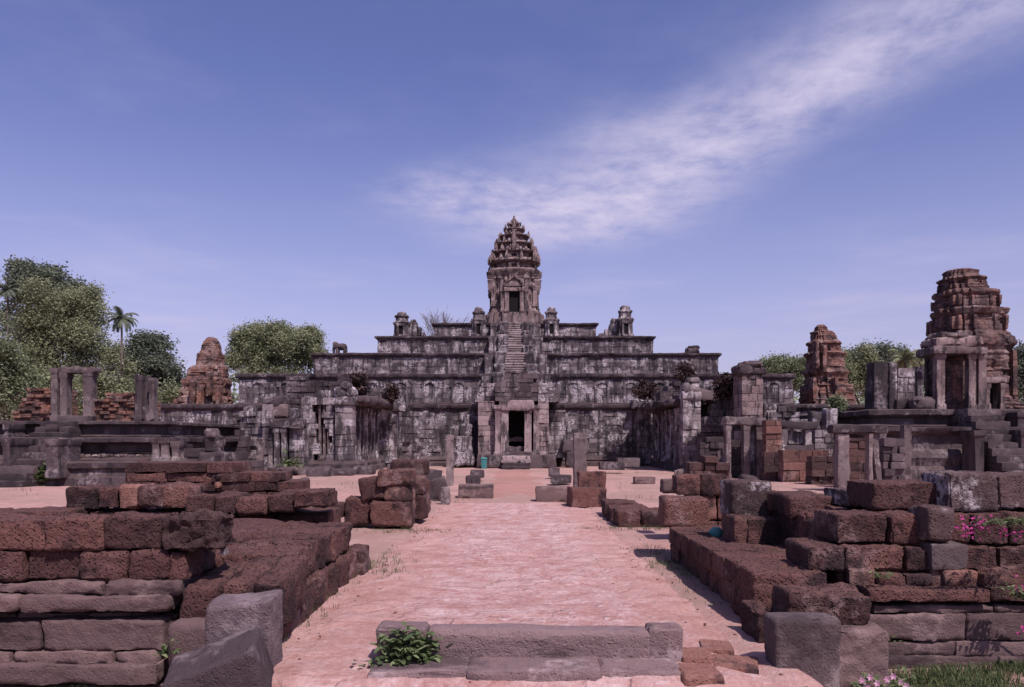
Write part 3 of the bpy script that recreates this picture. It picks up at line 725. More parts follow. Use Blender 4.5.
def leafblob(name, label, cat, blobs, n, size, mat, spread=.3, clumps=30, group=None, flat=.5):
    mb = MB(False); r = RND
    for (x, y, z, rx, ry, rz, k) in blobs:
        for c in range(int(clumps*k)):
            d = Vector((r.gauss(0, 1), r.gauss(0, 1), r.gauss(0, 1))).normalized(); q = r.uniform(.45, 1.0)
            c0 = Vector((x+d.x*rx*q, y+d.y*ry*q, z+d.z*rz*q)); tn = .2+.6*r.random()
            for _ in range(n):
                p = c0+Vector((r.gauss(0, 1), r.gauss(0, 1), r.gauss(0, .8)))*spread
                u = Vector((r.gauss(0, 1), r.gauss(0, 1), r.gauss(0, flat))).normalized(); s_ = size*r.uniform(.6, 1.3)
                v_ = u.cross(Vector((r.gauss(0, 1), r.gauss(0, 1), r.gauss(0, 1)))).normalized()
                mb.quad(p, u*s_, v_*s_, min(1, max(0, tn+r.uniform(-.2, .2))))
    return mb, mat

# ------------------------------------------------------------------ entrance porch at the foot of the pyramid stair
Y = 69.5
e = empty('stone_porch', (wx(516, Y), Y, 0), 'pinkish stone entrance porch with dark doorway at the foot of the pyramid stair', 'porch')
pb(e, 'plinth', 'sandk', 477, 556, 455, 468.5, Y-.7, 7, .3, .1, .08)
pm(e, 'wall', 'sandq', 478, 495, 401, 456, Y+.6, 5.4, hole=lambda x, y: 487 < x < 491 and 412 < y < 430)
pm(e, 'wall', 'sandq', 538, 549, 401, 456, Y+.8, 5.4)
pm(e, 'wall', 'sand', 549, 566, 410, 458, Y+2.2, 4.4)
for (a, b) in ((495, 500.5), (533.5, 539)): pp(e, 'pilaster', 'sandq', a, b, 405, 456, Y-.1, 1.2, .1, .12)
for (a, b) in ((501, 508.5), (524.5, 531.5)): pp(e, 'door_jamb', 'sandq', a, b, 409, 454, Y+.1, 1.3, .04, .04)
pb(e, 'lintel', 'sandq', 499, 534, 400, 410.5, Y-.1, 1.6, .18, .08, .05)
pb(e, 'threshold', 'sandk', 500, 533, 452, 457, Y-.2, 2, .2, .05, .05)
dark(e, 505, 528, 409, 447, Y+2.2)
pb(e, 'inner_stone', 'sandk', 506, 527, 446, 454, Y+.6, 1.8, .2, .1, .1)
pb(e, 'inner_stone', 'sandk', 507, 524, 436, 442, Y+1.4, .8, .2, .1, .1)
pm(e, 'gable', 'sandk', 495, 538, 371, 401, Y+.3, 5.4, top=jag([(495, 392), (501, 378), (508, 370), (526, 370), (532, 378), (538, 390)], 3, 2), tones=(.2, 1))
pm(e, 'side_gable', 'sand', 475, 495, 383, 402, Y+1, 4.6, top=jag([(475, 392), (484, 382), (495, 384)], 4, 2))
pm(e, 'side_gable', 'sand', 538, 560, 383, 402, Y+1, 4.6, top=jag([(538, 384), (548, 383), (560, 392)], 5, 2))
for k, (a, b, c, d) in enumerate(((502, 530, 456, 460), (501, 531, 459.5, 463), (503, 529, 463, 467), (501.5, 530.5, 466, 470))): pb(e, 'step', 'sandq' if k < 2 else 'sandk', a, b, c, d, 67.4-k*.45, 2.2, .2, .06, .04)
Y = 70
mb = MB()
for (a, b, c, d, yo) in ((452, 474, 452, 467, 0), (455, 472, 436, 453, .4), (459, 472, 424, 437, .8), (462, 469, 414, 425, 1.0), (453, 458, 428, 440, .8)): mb.rock(wx(a, Y), wx(b, Y), Y+yo, Y+yo+1.6, wz(d, Y), wz(c, Y), .2, .1, .12, 1.3)
tag(mb.build('stone_pedestal', 'sand'), 'broken statue pedestal against the lowest terrace, left of the porch', 'pedestal')
mb = MB()
for (a, b, c, d, yo) in ((566, 585, 452, 468, 0), (563, 576, 440, 453, .5), (576, 590, 443, 453, .8)): mb.rock(wx(a, Y), wx(b, Y), Y+yo, Y+yo+1.6, wz(d, Y), wz(c, Y), .2, .1, .1, 1.3)
tag(mb.build('stone_pedestal', 'sandk'), 'squat dark block pedestal against the lowest terrace, right of the porch', 'pedestal')
Y = 68
b_ = empty('litter_bin', (wx(484, Y), Y, 0), 'small teal litter bin beside the porch steps', 'bin')
X = wx(484, Y); mb = MB()
def rr(cx, cy, hw, r_, z, n=6):
    out = []
    for q in range(4):
        for i in range(n): a = math.pi/2*q+math.pi/2*i/(n-1); out.append((cx+math.copysign(hw-r_, math.cos(a+1e-6))+r_*math.cos(a), cy+math.copysign(hw-r_, math.sin(a+1e-6))+r_*math.sin(a), z))
    return out
mb.loft([rr(X, Y, .22, .05, 0), rr(X, Y, .26, .06, .82)], True, .5, True); mb.build('bin_body', 'teal', b_)
mb = MB(); mb.loft([rr(X, Y, .29, .06, .82), rr(X, Y, .29, .06, .88), rr(X, Y, .2, .06, .96)], True, .5, True); mb.build('lid', 'teal', b_)

# ------------------------------------------------------------------ long stone hall left of the path
e = empty('ruined_hall', (wx(345, 58), 58, 0), 'roofless long grey stone hall on the left side of the path', 'hall')
XL = wx(352, 58)
mb = MB(); ring(mb, wx(302, 58), XL+.1, 57.7, 72, [(.45, -.05), (.45, .35), (.3, .45), (.3, .7), (.1, .85), (0, .95)], .5, .06); mb.build('plinth', 'sandk', e)
pm(e, 'front_pier', 'sandw', 335, 352.5, 404, 467, 58, 1.3, .5, .75, tones=(.3, 1))
pb(e, 'pier_cap', 'sandw', 332, 354, 397, 405, 57.8, 1.7, .18, .08, .06)
mb = MB(); courses(mb, 59.2, 70, XL-1.0, .95, .85, 5.1, .48, .9, None, .05, .28, True, 'y', .03, (0, .8)); mb.build('side_wall', 'sand', e)
for k in range(6):
    mb = MB(); yy = 60.2+k*1.6; pier(mb, XL-.3, XL+.12, yy, yy+.45, .85, 5.0, .06, .08, .3, .04); mb.build('wall_pilaster', 'sand', e)
pm(e, 'far_pier', 'sandw', 379, 397, 410, 463, 70.2, 1.6, .5, .8, tones=(.1, .8))
pb(e, 'far_pier_cap', 'sand', 374, 405, 402, 411, 70, 2.2, .2, .1, .1)
for k in range(4):
    mb = MB(); ya = 58.6+k*3.1
    mb.rock(XL-1.6, XL+1.25+.12*(k % 2), ya, ya+3.05, 5.12+.05*(k % 3), 5.75+.06*(k % 2), .25, .18, .1, 1.0, None, (0, RND.uniform(-.05, .05), RND.uniform(-.03, .03))); mb.build('roof_slab', 'sandk', e)
for (a, b, c, d, rz) in ((334, 346, 388, 398, -.15), (339, 351, 382, 391, .25), (344, 355, 388, 398, .75)):
    pb(e, 'gable_stone', 'sandw', a, b, c, d, 58, 1.2, .2, .2, .12, (0, rz, 0))
pm(e, 'facade', 'sandw', 301, 335, 388, 467, 58.4, 1.3, .45, .7, top=jag([(301, 404), (310, 398), (320, 392), (335, 396)], 9, 4), hole=lambda x, y: 318 < x < 328 and 400 < y < 458)
for a in (318.5, 323, 327.2): pp(e, 'colonnette', 'grey', a, a+2.2, 399, 460, 58.6, .3, .05, .05, .02)
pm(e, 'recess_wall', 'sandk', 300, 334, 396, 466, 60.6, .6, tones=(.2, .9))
pm(e, 'stained_wall', 'sandk', 286, 322, 370, 424, 59.4, 1.0, top=jag([(286, 388), (291, 374), (306, 377), (322, 386)], 12, 6, .3), tones=(0, .5), amp=.08)
pm(e, 'facade', 'sandw', 304, 312, 396, 432, 58.9, .9)
pm(e, 'broken_vault', 'sandk', 318, 346, 374, 398, 60.2, 2.4, top=jag([(318, 388), (328, 379), (340, 377), (346, 384)], 14, 5, .3), jit=.12, amp=.08, tones=(0, .7))
pm(e, 'broken_vault', 'sandk', 352, 376, 378, 400, 64, 2.0, top=jag([(352, 384), (360, 380), (376, 394)], 15, 5, .3), jit=.12, amp=.08, tones=(0, .6))
Y = 55.5
e = empty('stone_portico', (wx(283, Y), Y, 0), 'small stone portico with thick lintel and twin columns in front of the left hall', 'portico')
pm(e, 'wall', 'sandw', 262, 273, 404, 470, Y+.3, 1.2, .5, .6)
pb(e, 'lintel', 'sandk', 270, 303, 418, 428, Y-.2, 1.3, .16, .08, .06)
for (a, b) in ((274, 279), (281.5, 285.5)): pp(e, 'column', 'sandw', a, b, 428, 470, Y, .5, .08, .06)
pm(e, 'wall', 'sandw', 289, 304, 428, 470, Y+.2, 1.4, .42, .5)
pb(e, 'upper_stone', 'sandp', 272, 288, 404, 418, Y+.5, 1.0, .16, .1, .07)
pb(e, 'upper_stone', 'sandk', 265, 280, 396, 405, Y+.5, 1.0, .16, .1, .09)
pb(e, 'upper_stone', 'sand', 288, 300, 408, 418, Y+.6, 1.0, .16, .1, .07)
pm(e, 'back_wall', 'sandk', 272, 300, 426, 468, Y+2.2, .6, tones=(0, .6))
pb(e, 'plinth', 'sandk', 260, 306, 468, 477, Y-.6, 3.4, .25, .1, .1)
pb(e, 'column', 'grey', 255, 262, 438, 478, Y-1, .6, .16, .06, .05)
for i, (a, b, c, d, Y, l) in enumerate(((306, 330, 468, 480, 52, 'flat dark fallen slab at the foot of the left hall facade'), (330, 352, 470, 479, 53, 'fallen slab below the pale front pier of the left hall'),
    (352, 372, 466, 476, 56, 'low fallen block beside the side wall of the left hall'))):
    tag(pb(None, 'fallen_block', 'sandk', a, b, c, d, Y, 1.6, .18, .12, .1), l, 'stone block')

# ------------------------------------------------------------------ long hall and gatehouse right of the path
e = empty('ruined_hall', (wx(692, 60), 60, 0), 'roofless long stone hall on the right of the path, its near wall in deep shade', 'hall')
XR = wx(683, 60)
mb = MB(); ring(mb, XR+.2, wx(735, 60), 59.8, 76, [(.35, -.05), (.35, .3), (.2, .4), (.2, .6), (.05, .75)], .5, .06); mb.build('plinth', 'sandk', e)
pm(e, 'front_pier', 'sandw', 683, 701, 399, 466, 60, 1.3, .55, .8, tones=(.3, 1))
for (a, b, c, d) in ((682, 702, 391, 400), (684, 701, 383, 392), (687, 700, 376, 384)): pb(e, 'pier_cap', 'sandw', a, b, c, d, 59.9, 1.5, .18, .18, .1)
mb = MB(); courses(mb, 61.4, 73.5, XR+.1, 1.0, .6, 5.0, .48, .9, None, .06, .28, True, 'y', .03, (0, .8)); mb.build('side_wall', 'sand', e)
for k in range(6):
    mb = MB(); yy = 62.4+k*1.8; pier(mb, XR-.05, XR+.4, yy, yy+.5, .6, 4.9, .08, .08, .3, .04); mb.build('wall_pilaster', 'sand', e)
pm(e, 'far_pier', 'sandw', 638, 651, 408, 464, 74, 1.6, .5, .8, tones=(.1, .9))
pb(e, 'far_pier_cap', 'sand', 633, 654, 400, 409, 73.8, 2.0, .2, .1, .1)
for k in range(4):
    mb = MB(); ya = 61.0+k*3.3
    mb.rock(XR-1.0-.08*k, XR+1.8, ya, ya+3.2, 5.05+.05*(k % 2), 5.62+.05*(k % 3), .25, .18, .1, 1.0, None, (0, RND.uniform(-.05, .05), RND.uniform(-.03, .03))); mb.build('roof_slab', 'sandk', e)
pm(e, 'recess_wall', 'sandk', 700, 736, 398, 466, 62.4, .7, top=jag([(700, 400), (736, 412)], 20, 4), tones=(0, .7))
pp(e, 'pilaster', 'sandw', 713, 718, 404, 464, 60.6, 1.0)
pm(e, 'pilaster', 'sandw', 719, 730, 418, 464, 60.2, 1.2, .5, .5)
pb(e, 'fallen_roof', 'sandk', 700, 716, 390, 402, 61, 2, .2, .2, .15)
pm(e, 'broken_vault', 'sandk', 700, 722, 384, 402, 62.5, 1.6, top=jag([(700, 392), (710, 386), (722, 394)], 16, 5, .3), jit=.12, amp=.08, tones=(0, .6))
pm(e, 'broken_vault', 'sandk', 660, 682, 378, 402, 66, 2.0, top=jag([(660, 396), (672, 386), (682, 380)], 17, 5, .3), jit=.12, amp=.08, tones=(0, .6))
Y = 54
e = empty('ruined_gatehouse', (wx(752, Y), Y, 0), 'tall ruined stone gatehouse right of the hall, rounded cap stones and black shaded side', 'gatehouse')
pm(e, 'front_pier', 'sandp', 742, 763, 374, 470, Y, 2.2, .5, .8, tones=(.2, 1), hole=lambda x, y: y > 420 and 746 < x < 762)
for (a, b, c, d) in ((738, 754, 364, 375), (752, 767, 366, 376), (743, 764, 360.5, 367)): pb(e, 'cap_stone', 'sandk', a, b, c, d, Y-.2, 2.2, .18, .2, .12)
XG = wx(742, Y)
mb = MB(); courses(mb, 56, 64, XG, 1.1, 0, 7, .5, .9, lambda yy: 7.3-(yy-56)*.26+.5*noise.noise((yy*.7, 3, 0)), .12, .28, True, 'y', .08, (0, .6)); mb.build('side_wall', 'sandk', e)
pm(e, 'wall', 'sandw', 764, 784, 404, 455, Y+1.2, 1.2, top=jag([(764, 402), (784, 412)], 31, 4))
Y = 50
e = empty('stone_doorframe', (wx(745, Y), Y, 0), 'stone doorframe with long cracked lintel in front of the right gatehouse', 'doorframe')
pb(e, 'lintel', 'grey', 725, 767, 417, 425, Y-.1, .9, .15, .06, .05, (0, .015, 0))
for (a, b) in ((726.5, 731), (744, 749.5), (757, 764)): pp(e, 'post', 'grey', a, b, 425, 480, Y, .6, .03, .03)
pb(e, 'post', 'sandw', 751, 755.5, 426, 480, Y+.5, .4, .15, .05, .04)
pm(e, 'inner_wall', 'sandk', 731, 745, 440, 478, Y+1.8, .6, tones=(0, .6))
Y = 49.5
e = empty('window_wall', (wx(797, Y), Y, 0), 'broken wall with a square window framing a white slab, right of the doorframe', 'wall')
pb(e, 'lintel', 'sandk', 779, 818, 421, 429, Y-.1, .8, .16, .06, .06)
for (a, b) in ((781, 788), (805, 813)): pb(e, 'jamb', 'sandw', a, b, 429, 452, Y, .7, .16, .06, .05)
pb(e, 'slab', 'sandw', 788.5, 804.5, 431, 444, Y+.4, .2, .16, .05, .03, tone=1.0)
pb(e, 'sill', 'sandk', 780, 815, 444, 453, Y-.05, .9, .16, .06, .06)
pm(e, 'wall', 'sand', 815, 838, 424, 480, Y+.6, .9, top=jag([(815, 424), (838, 432)], 41, 5))
pm(None, 'x', 'latr', 766, 782, 420, 452, 48.5, .8, tones=(.3, 1)).name = 'ruined_wall'
tag(bpy.data.objects['ruined_wall'], 'narrow pale reddish wall stub between the doorframe and the window wall', 'wall')
o = pm(None, 'ruined_wall', 'latr', 783, 829, 450, 490, 45.5, .9, .5, 1.0, top=jag([(783, 452), (800, 450), (829, 456)], 44, 4)); tag(o, 'low orange-red laterite wall below the window wall on the right', 'wall')
o = pm(None, 'ruined_wall', 'latd', 764, 784, 452, 490, 47.2, .9, .5, .9); tag(o, 'dark block infill standing for the shaded opening between doorframe and orange-red wall', 'wall')  # dark laterite fills a shaded opening, shade put in as stone colour
Y = 38
e = empty('stone_doorframe', (wx(860, Y), Y, 0), 'freestanding grey doorframe with wide dark lintel in front of the right platform', 'doorframe')
pb(e, 'lintel', 'sandk', 833, 888, 424.5, 433, Y-.1, .8, .13, .06, .04)
pb(e, 'post', 'grey', 838, 850, 433, 495, Y, .6, .13, .05, .03)
pb(e, 'post', 'grey', 869, 873.5, 433, 495, Y, .5, .13, .05, .03)
pb(e, 'leaning_post', 'grey', 875, 881, 432, 495, Y+.1, .5, .13, .05, .03, (0, -.10, 0))
o = pm(None, 'ruined_wall', 'latd', 848, 872, 438, 495, 40.5, .8); tag(o, 'dark laterite wall seen through the freestanding grey doorframe', 'wall')
for (a, b, c, d, Y, l) in ((826, 838, 408, 424, 52, 'upright stone stub above the window wall'), (812, 822, 411, 424, 52, 'small upright stone stub left of the taller one above the window wall')):
    tag(pb(None, 'stone_stub', 'sand', a, b, c, d+6, Y, .8, .16, .08, .06), l, 'stone stub')

# more broken masonry crowding the middle distance
for (nm, mt, a, b, c, d, Y, dep, sd, l) in (
    ('ruined_wall', 'sandk', 700, 728, 438, 478, 53, 1.2, 81, 'blackened wall stub between the right hall and the gatehouse'),
    ('ruined_wall', 'sand', 768, 800, 404, 430, 55, 1.1, 82, 'pale ragged wall behind the window wall lintel'),
    ('ruined_wall', 'latd', 812, 836, 452, 490, 43, 1.0, 83, 'dark ragged laterite stub left of the freestanding grey doorframe'),
    ('ruined_wall', 'sandk', 884, 906, 436, 490, 43.5, 1.0, 84, 'dark broken wall between the grey doorframe and the right platform post'),
    ('ruined_wall', 'latd', 690, 730, 462, 486, 40, 1.0, 85, 'low dark laterite wall before the gatehouse doorframe'),
    ('ruined_wall', 'sandw', 240, 263, 408, 470, 57, 1.2, 86, 'pale ragged wall at the left side of the small portico'),
    ('ruined_wall', 'sandk', 222, 246, 432, 472, 55, 1.1, 87, 'blackened ragged wall farther left of the small portico'),
    ('ruined_wall', 'sand', 402, 420, 436, 464, 71, 1.0, 88, 'low ragged wall continuing from the far pier of the left hall'),
    ('ruined_wall', 'sand', 618, 640, 438, 464, 75, 1.0, 89, 'low ragged wall continuing from the far pier of the right hall')):
    tag(pm(None, nm, mt, a, b, c-6, d, Y, dep, .4, .6, top=jag([(a, c+RND.uniform(0, 8)), ((a+b)/2, c+RND.uniform(-4, 6)), (b, c+RND.uniform(0, 10))], sd, 6, .3), jit=.14, amp=.06), l, 'wall')
for (mt, a, b, c, d, Y, sd, hl, l) in (
    ('sandk', 704, 742, 412, 470, 57.5, 91, (716, 724, 430), 'high blackened wall with a doorway gap behind the low laterite wall right of the hall'),
    ('sand', 762, 838, 418, 470, 56.5, 92, (786, 796, 436), 'long pale-stained ragged wall with a gap filling the ground behind the window wall'),
    ('sandk', 226, 300, 414, 470, 60.5, 93, (246, 254, 432), 'long blackened ragged wall with a doorway gap behind the small portico')):
    tag(pm(None, 'ruined_wall', mt, a, b, c-8, d, Y, 1.0, .42, .7, top=jag([(a, c+6), (a+(b-a)*.3, c-5), (a+(b-a)*.55, c+5), (a+(b-a)*.75, c-3), (b, c+8)], sd, 6, .3), jit=.12, amp=.06, hole=lambda x, y, hl=hl: hl[0] < x < hl[1] and y > hl[2]), l, 'wall')
for (mt, a, b, c, d, Y, rz, l) in (('sandk', 704, 716, 470, 479, 52, .15, 'tilted dark fallen block before the right hall'), ('sand', 716, 727, 472, 481, 50, -.2, 'greyish fallen block left of the gatehouse doorframe'), ('sandk', 742, 756, 476, 486, 47, .2, 'fallen block on the ground inside the gatehouse doorframe'),
    ('sandp', 676, 690, 470, 478, 55, -.1, 'pinkish fallen block at the foot of the right hall pier'), ('sandk', 386, 400, 464, 471, 66, .1, 'dark fallen block at the foot of the left hall far pier'), ('sand', 268, 282, 476, 486, 50, .2, 'greyish fallen block before the small portico'), ('sandk', 288, 306, 479, 489, 47, -.12, 'dark fallen slab before the small portico')):
    tag(pb(None, 'fallen_block', mt, a, b, c, d, Y, 1.0, .14, .08, .08, (0, rz, rz)), l, 'stone block')

# ------------------------------------------------------------------ platform under the big right tower
Y = 48
e = empty('stone_platform', (wx(960, 50), 50, 0), 'dark two-stepped stone platform carrying the big right tower', 'platform')
zm, zt = wz(427, 47.5), wz(409.5, 49.5)
mb = MB(); ring(mb, wx(866, 47.5), 38, 47.5, 72, [(.5, -.1), (.5, wz(470, 47)), (.2, wz(466, 47)), (.35, wz(458, 47)), (.1, wz(453, 47)), (-.15, wz(449, 47)), (-.15, wz(436, 47)), (.05, wz(434, 47)), (.3, wz(431, 47)), (.35, zm-.02), (.2, zm)], .5, .07); mb.build('lower_step', 'sandk', e)
mb = MB(); ring(mb, wx(872, 49.5), 37, 49.5, 70, [(0, zm-.05), (.1, zm+.1), (-.2, zm+.22), (-.25, zm+.62), (.0, zm+.68), (.25, zm+.8), (.28, zt-.05), (.1, zt)], .5, .07); mb.build('upper_step', 'sandk', e)
st = MB(); xa, xb = wx(985, 46), wx(1021, 46)
for k in range(11):
    st.rock(xa+RND.uniform(-.04, .04), xb, 43.6+k*.42, 50.2, zt*k/11-.06, zt*(k+1)/11, .25, .05, .05, 1.2)
st.build('staircase', 'sandk', e)
for (a, b, c, d, Y_) in ((975, 984, 430, 480, 45.6), (1021, 1030, 430, 480, 45.6), (976, 985, 412, 432, 48.3), (1018, 1026, 412, 432, 48.3)): pp(e, 'stair_post', 'sandk', a, b, c, d, Y_, 1.3, .08, .08, .05)
tag(pp(None, 'stone_post', 'grey', 904.5, 911.5, 425, 482, 45.5, .5, .02, .02, .03), 'upright grey stone post in front of the right platform', 'post')
tag(pp(None, 'stone_post', 'grey', 880, 886, 430, 482, 44.5, .5, .02, .02, .03), 'shorter stone post close to the freestanding grey doorframe', 'post')
Y = 52
e = empty('ruined_shrine_wall', (wx(900, Y), Y, wz(409, Y)), 'roofless wall with dark doorjamb standing on the right platform left of the tower', 'wall')
pb(e, 'jamb', 'sandk', 874, 889, 361, 411, Y, 1.4, .18, .08, .06); pb(e, 'jamb', 'sand', 889.5, 898, 362, 411, Y-.1, .9, .18, .08, .05)
pm(e, 'wall', 'sandw', 898, 917, 368, 400, Y+.2, .7, .55, .7); pb(e, 'jamb', 'sand', 917, 924, 366, 411, Y, .8, .18, .08, .05)
pb(e, 'base', 'sandk', 897, 925, 399, 412, Y-.4, 1.6, .18, .1, .1)
o = pb(None, 'fallen_block', 'sandk', 916, 936, 397, 410, 50.6, 1.4, .16, .15, .12); tag(o, 'dark fallen block at the left foot of the big right tower', 'stone block')

# ------------------------------------------------------------------ terrace with ruined shrines on the left
e = empty('stone_platform', (wx(90, 45), 45, 0), 'long dark stepped stone platform on the left with stairs and deep ledges', 'platform')
xl = -45; xr = wx(192, 44)
def zq(py, Y_): return wz(py, Y_)
mb = MB(); ring(mb, xl, xr, 43, 66, [(.25, -.2), (.25, zq(478, 43)), (.05, zq(476, 43)), (-.05, zq(470, 43)), (.15, zq(468, 43)), (.2, zq(463, 43)), (0, zq(461, 43))], .45, .07); mb.build('lower_step', 'sandk', e)
mb = MB(); z1, z2 = zq(462, 44.5), zq(437.5, 44.5)
ring(mb, xl, wx(170, 44.5), 44.5, 64, [(.1, z1-.1), (.2, z1+.12), (-.1, z1+.3), (-.2, z1+.42), (-.1, z1+.5), (-.35, z1+.6), (-.35, z2-.38), (-.1, z2-.32), (.25, z2-.25), (.28, z2-.04), (.1, z2)], .45, .06); mb.build('middle_step', 'sandk', e)
mb = MB(); z3 = zq(421, 46.5)
ring(mb, xl, wx(160, 46.5), 46.5, 62, [(.05, z2-.05), (.1, z2+.1), (-.25, z2+.2), (-.25, z3-.3), (0, z3-.25), (.22, z3-.18), (.22, z3-.03), (.1, z3)], .45, .06); mb.build('upper_step', 'sandk', e)
for (x0, x1, k0, pxs) in ((10, 46, 0, ((3, 10), (46, 58))), ):
    st = MB()
    for k in range(10): st.rock(wx(x0, 43), wx(x1, 43)+RND.uniform(-.04, .04), 40.8+k*.55, 47, z3*k/10-.1, z3*(k+1)/10, .25, .06, .05, 1.2)
    st.build('staircase', 'sandk', e)
    for (a, b) in pxs: pp(e, 'stair_post', 'sandk', a, b, 439, 478, 42, 2.2, .06, .06, .05); pp(e, 'stair_post', 'sandk', a+1, b-1, 424, 441, 45, 1.5, .06, .06, .05)
for (a, b, c, d) in ((152, 159, 437, 464), (161, 169, 437, 464), (172, 179, 441, 464), (60, 66, 438, 462)): pp(e, 'corner_post', 'grey', a, b, c, d, 43.6, .8, .05, .06, .04)
for k in range(12):
    a = 70+k*7.3; mb = MB(); X = wx(a, 44.6); mb.rock(X, X+.38, 44.5, 45, z1+.28, z1+.44, .12, .04, .04); mb.build('ledge_stone', 'sandp', e)
tag(pm(None, 'low_wall', 'sandk', 168, 205, 444, 480, 44.2, 1.6, top=jag([(168, 444), (205, 456)], 51, 4)), 'broken low wall at the right end of the left platform', 'wall')
Y = 42.5
mb = MB()
for (a, b, c, d, yo) in ((199, 222, 452, 482, -.3), (203, 219, 436, 453, 0), (205, 216, 428, 438, -.2), (214, 221, 438, 448, .1), (200, 206, 437, 446, .1)): mb.rock(wx(a, Y), wx(b, Y), Y+yo, Y+yo+.9, wz(d, Y), wz(c, Y), .12, .15, .08, 1.6)
tag(mb.build('guardian_statue', 'sandk'), 'worn seated guardian statue on a block right of the left platform', 'statue')
tag(pm(None, 'low_wall', 'sandk', 212, 258, 452, 482, 47, 1.2, top=jag([(212, 452), (230, 456), (258, 462)], 55, 5)), 'low blackened wall between guardian statue and the small portico', 'wall')
Y = 53
zp = 421
e = empty('stone_doorframe', (wx(72, Y), Y, wz(zp, Y)), 'tall freestanding doorframe on top of the left platform, trees showing through it', 'doorframe')
for (a, b, c) in ((51, 57, 368), (60, 66.5, 372), (83, 91.5, 371)): pp(e, 'post', 'grey', a, b, c, zp, Y, .7, .06, .06, .04)
pb(e, 'lintel', 'grey', 59, 95, 366.5, 373, Y-.1, .8, .14, .06, .06)
pb(e, 'threshold', 'sandk', 57, 92, 416, 422, Y-.3, 1.2, .16, .06, .05)
for (nm, a, b, y1, pts, sd, l) in (('brick_ruin', 12, 52, 424, [(12, 416), (20, 400), (32, 389), (46, 387), (52, 394)], 61, 'crumbling red brick mound left of the tall doorframe'),
    ('brick_ruin', 92, 140, 424, [(92, 404), (100, 396), (120, 394), (132, 393), (140, 402)], 62, 'crumbling red brick mound right of the tall doorframe')):
    tag(pm(None, nm, 'brick', a, b, 384, y1, Y+.4, 3.2, .22, .5, top=jag(pts, sd, 5, .25), jit=.16, amp=.06), l, 'brick ruin')
e = empty('stone_columns', (wx(145, Y), Y, wz(zp, Y)), 'dark broken door jambs standing together on the right end of the left platform', 'door jambs')
pp(e, 'jamb', 'sandk', 135, 141.5, 375, zp, Y, .7, .03, .03, .05); pp(e, 'jamb', 'sandk', 142.5, 148, 376, zp, Y+.5, .6, .03, .03, .05); pp(e, 'jamb', 'grey', 149, 154, 378, zp, Y-.1, .6, .03, .03, .04)
pb(e, 'leaning_slab', 'grey', 144, 151, 405, 421, Y-.6, .4, .14, .05, .04, (0, -.35, 0))

# ------------------------------------------------------------------ pillars and low stones along the path
def stone(x0, x1, y0, y1, Y, dep, label, mat='lat', name='laterite_block', cat='stone block', group=None, rot=(0, 0, 0), cell=None, rnd=.05, amp=.022, slope=(0, 0), tone=None, fr=2.2, hi=.35):
    mb = MB(True, 60); c = cell or max(.03, Y*.0032)
    mb.rock(wx(x0, Y), wx(x1, Y), Y, Y+dep, wz(y1, Y), wz(y0, Y), c, rnd*.5, amp*1.15, fr, tone, (0, 0, 0), slope, hi+.3, 34)
    o = mb.build(name, mat); tag(o, label, cat, group)
    if rot != (0, 0, 0):
        cc = Vector(((wx(x0, Y)+wx(x1, Y))/2, Y+dep/2, (wz(y0, Y)+wz(y1, Y))/2)); d = o.location-cc
        o.rotation_euler = rot; d.rotate(Euler(rot)); o.location = cc+d
    return o
stone(446, 453.5, 435, 487.5, 42, .5, 'thin upright stone pillar on the left edge of the path', 'grey', 'stone_pillar', 'pillar', rot=(0, .015, 0))
stone(574, 587, 433, 491, 39, .6, 'thick upright stone pillar on the right edge of the path', 'grey', 'stone_pillar', 'pillar')
stone(458, 493, 485, 498.5, 33.5, .9, 'low flat threshold slab left of the path centre', 'slab', 'threshold_slab', 'slab')
stone(536, 571, 487, 502, 31.5, .9, 'low flat threshold slab right of the path centre', 'slab', 'threshold_slab', 'slab')
stone(579, 606, 472, 490, 29.6, .8, 'squarish laterite block standing on another beside the thick pillar')
stone(570, 606, 488, 508, 28.8, 1.1, 'long laterite block lying below the squarish one at the thick pillar', rot=(0, .02, .1))
stone(424, 440, 470, 500, 33, .5, 'rough upright stone left of the thin pillar', 'sandk', 'fallen_stone', rot=(0, .1, 0))
stone(434, 447, 478, 500, 32, .5, 'leaning stone against the foot of the thin pillar', 'grey', 'fallen_stone', rot=(.1, -.3, 0))
stone(441, 449, 488, 506, 30, .4, 'small stump of stone in front of the thin pillar', 'grey', 'fallen_stone')
stone(470, 484, 470, 478, 47, .8, 'small heaped stone left of the inner path', 'sandk', 'fallen_stone')
stone(466, 480, 476, 485, 42, .8, 'flat stone left of the inner path, nearer than the heaped one', 'sandk', 'fallen_stone')
stone(549, 560, 468, 477, 50, .9, 'small dark stone right of the inner path', 'sandk', 'fallen_stone')
stone(551, 572, 475, 484, 43, .9, 'flat dark stone right of the inner path by the thick pillar', 'sandk', 'fallen_stone')
stone(600, 625, 462, 470, 58, 1.2, 'low dark stone in the court before the far right pier', 'sandk', 'fallen_stone')
stone(618, 640, 458, 467, 64, 1.2, 'dark foundation stone beside the far right pier', 'sandk', 'fallen_stone')
stone(635, 656, 477, 484, 44, .9, 'flat slab lying on the court in front of the right hall', 'slab', 'fallen_stone')

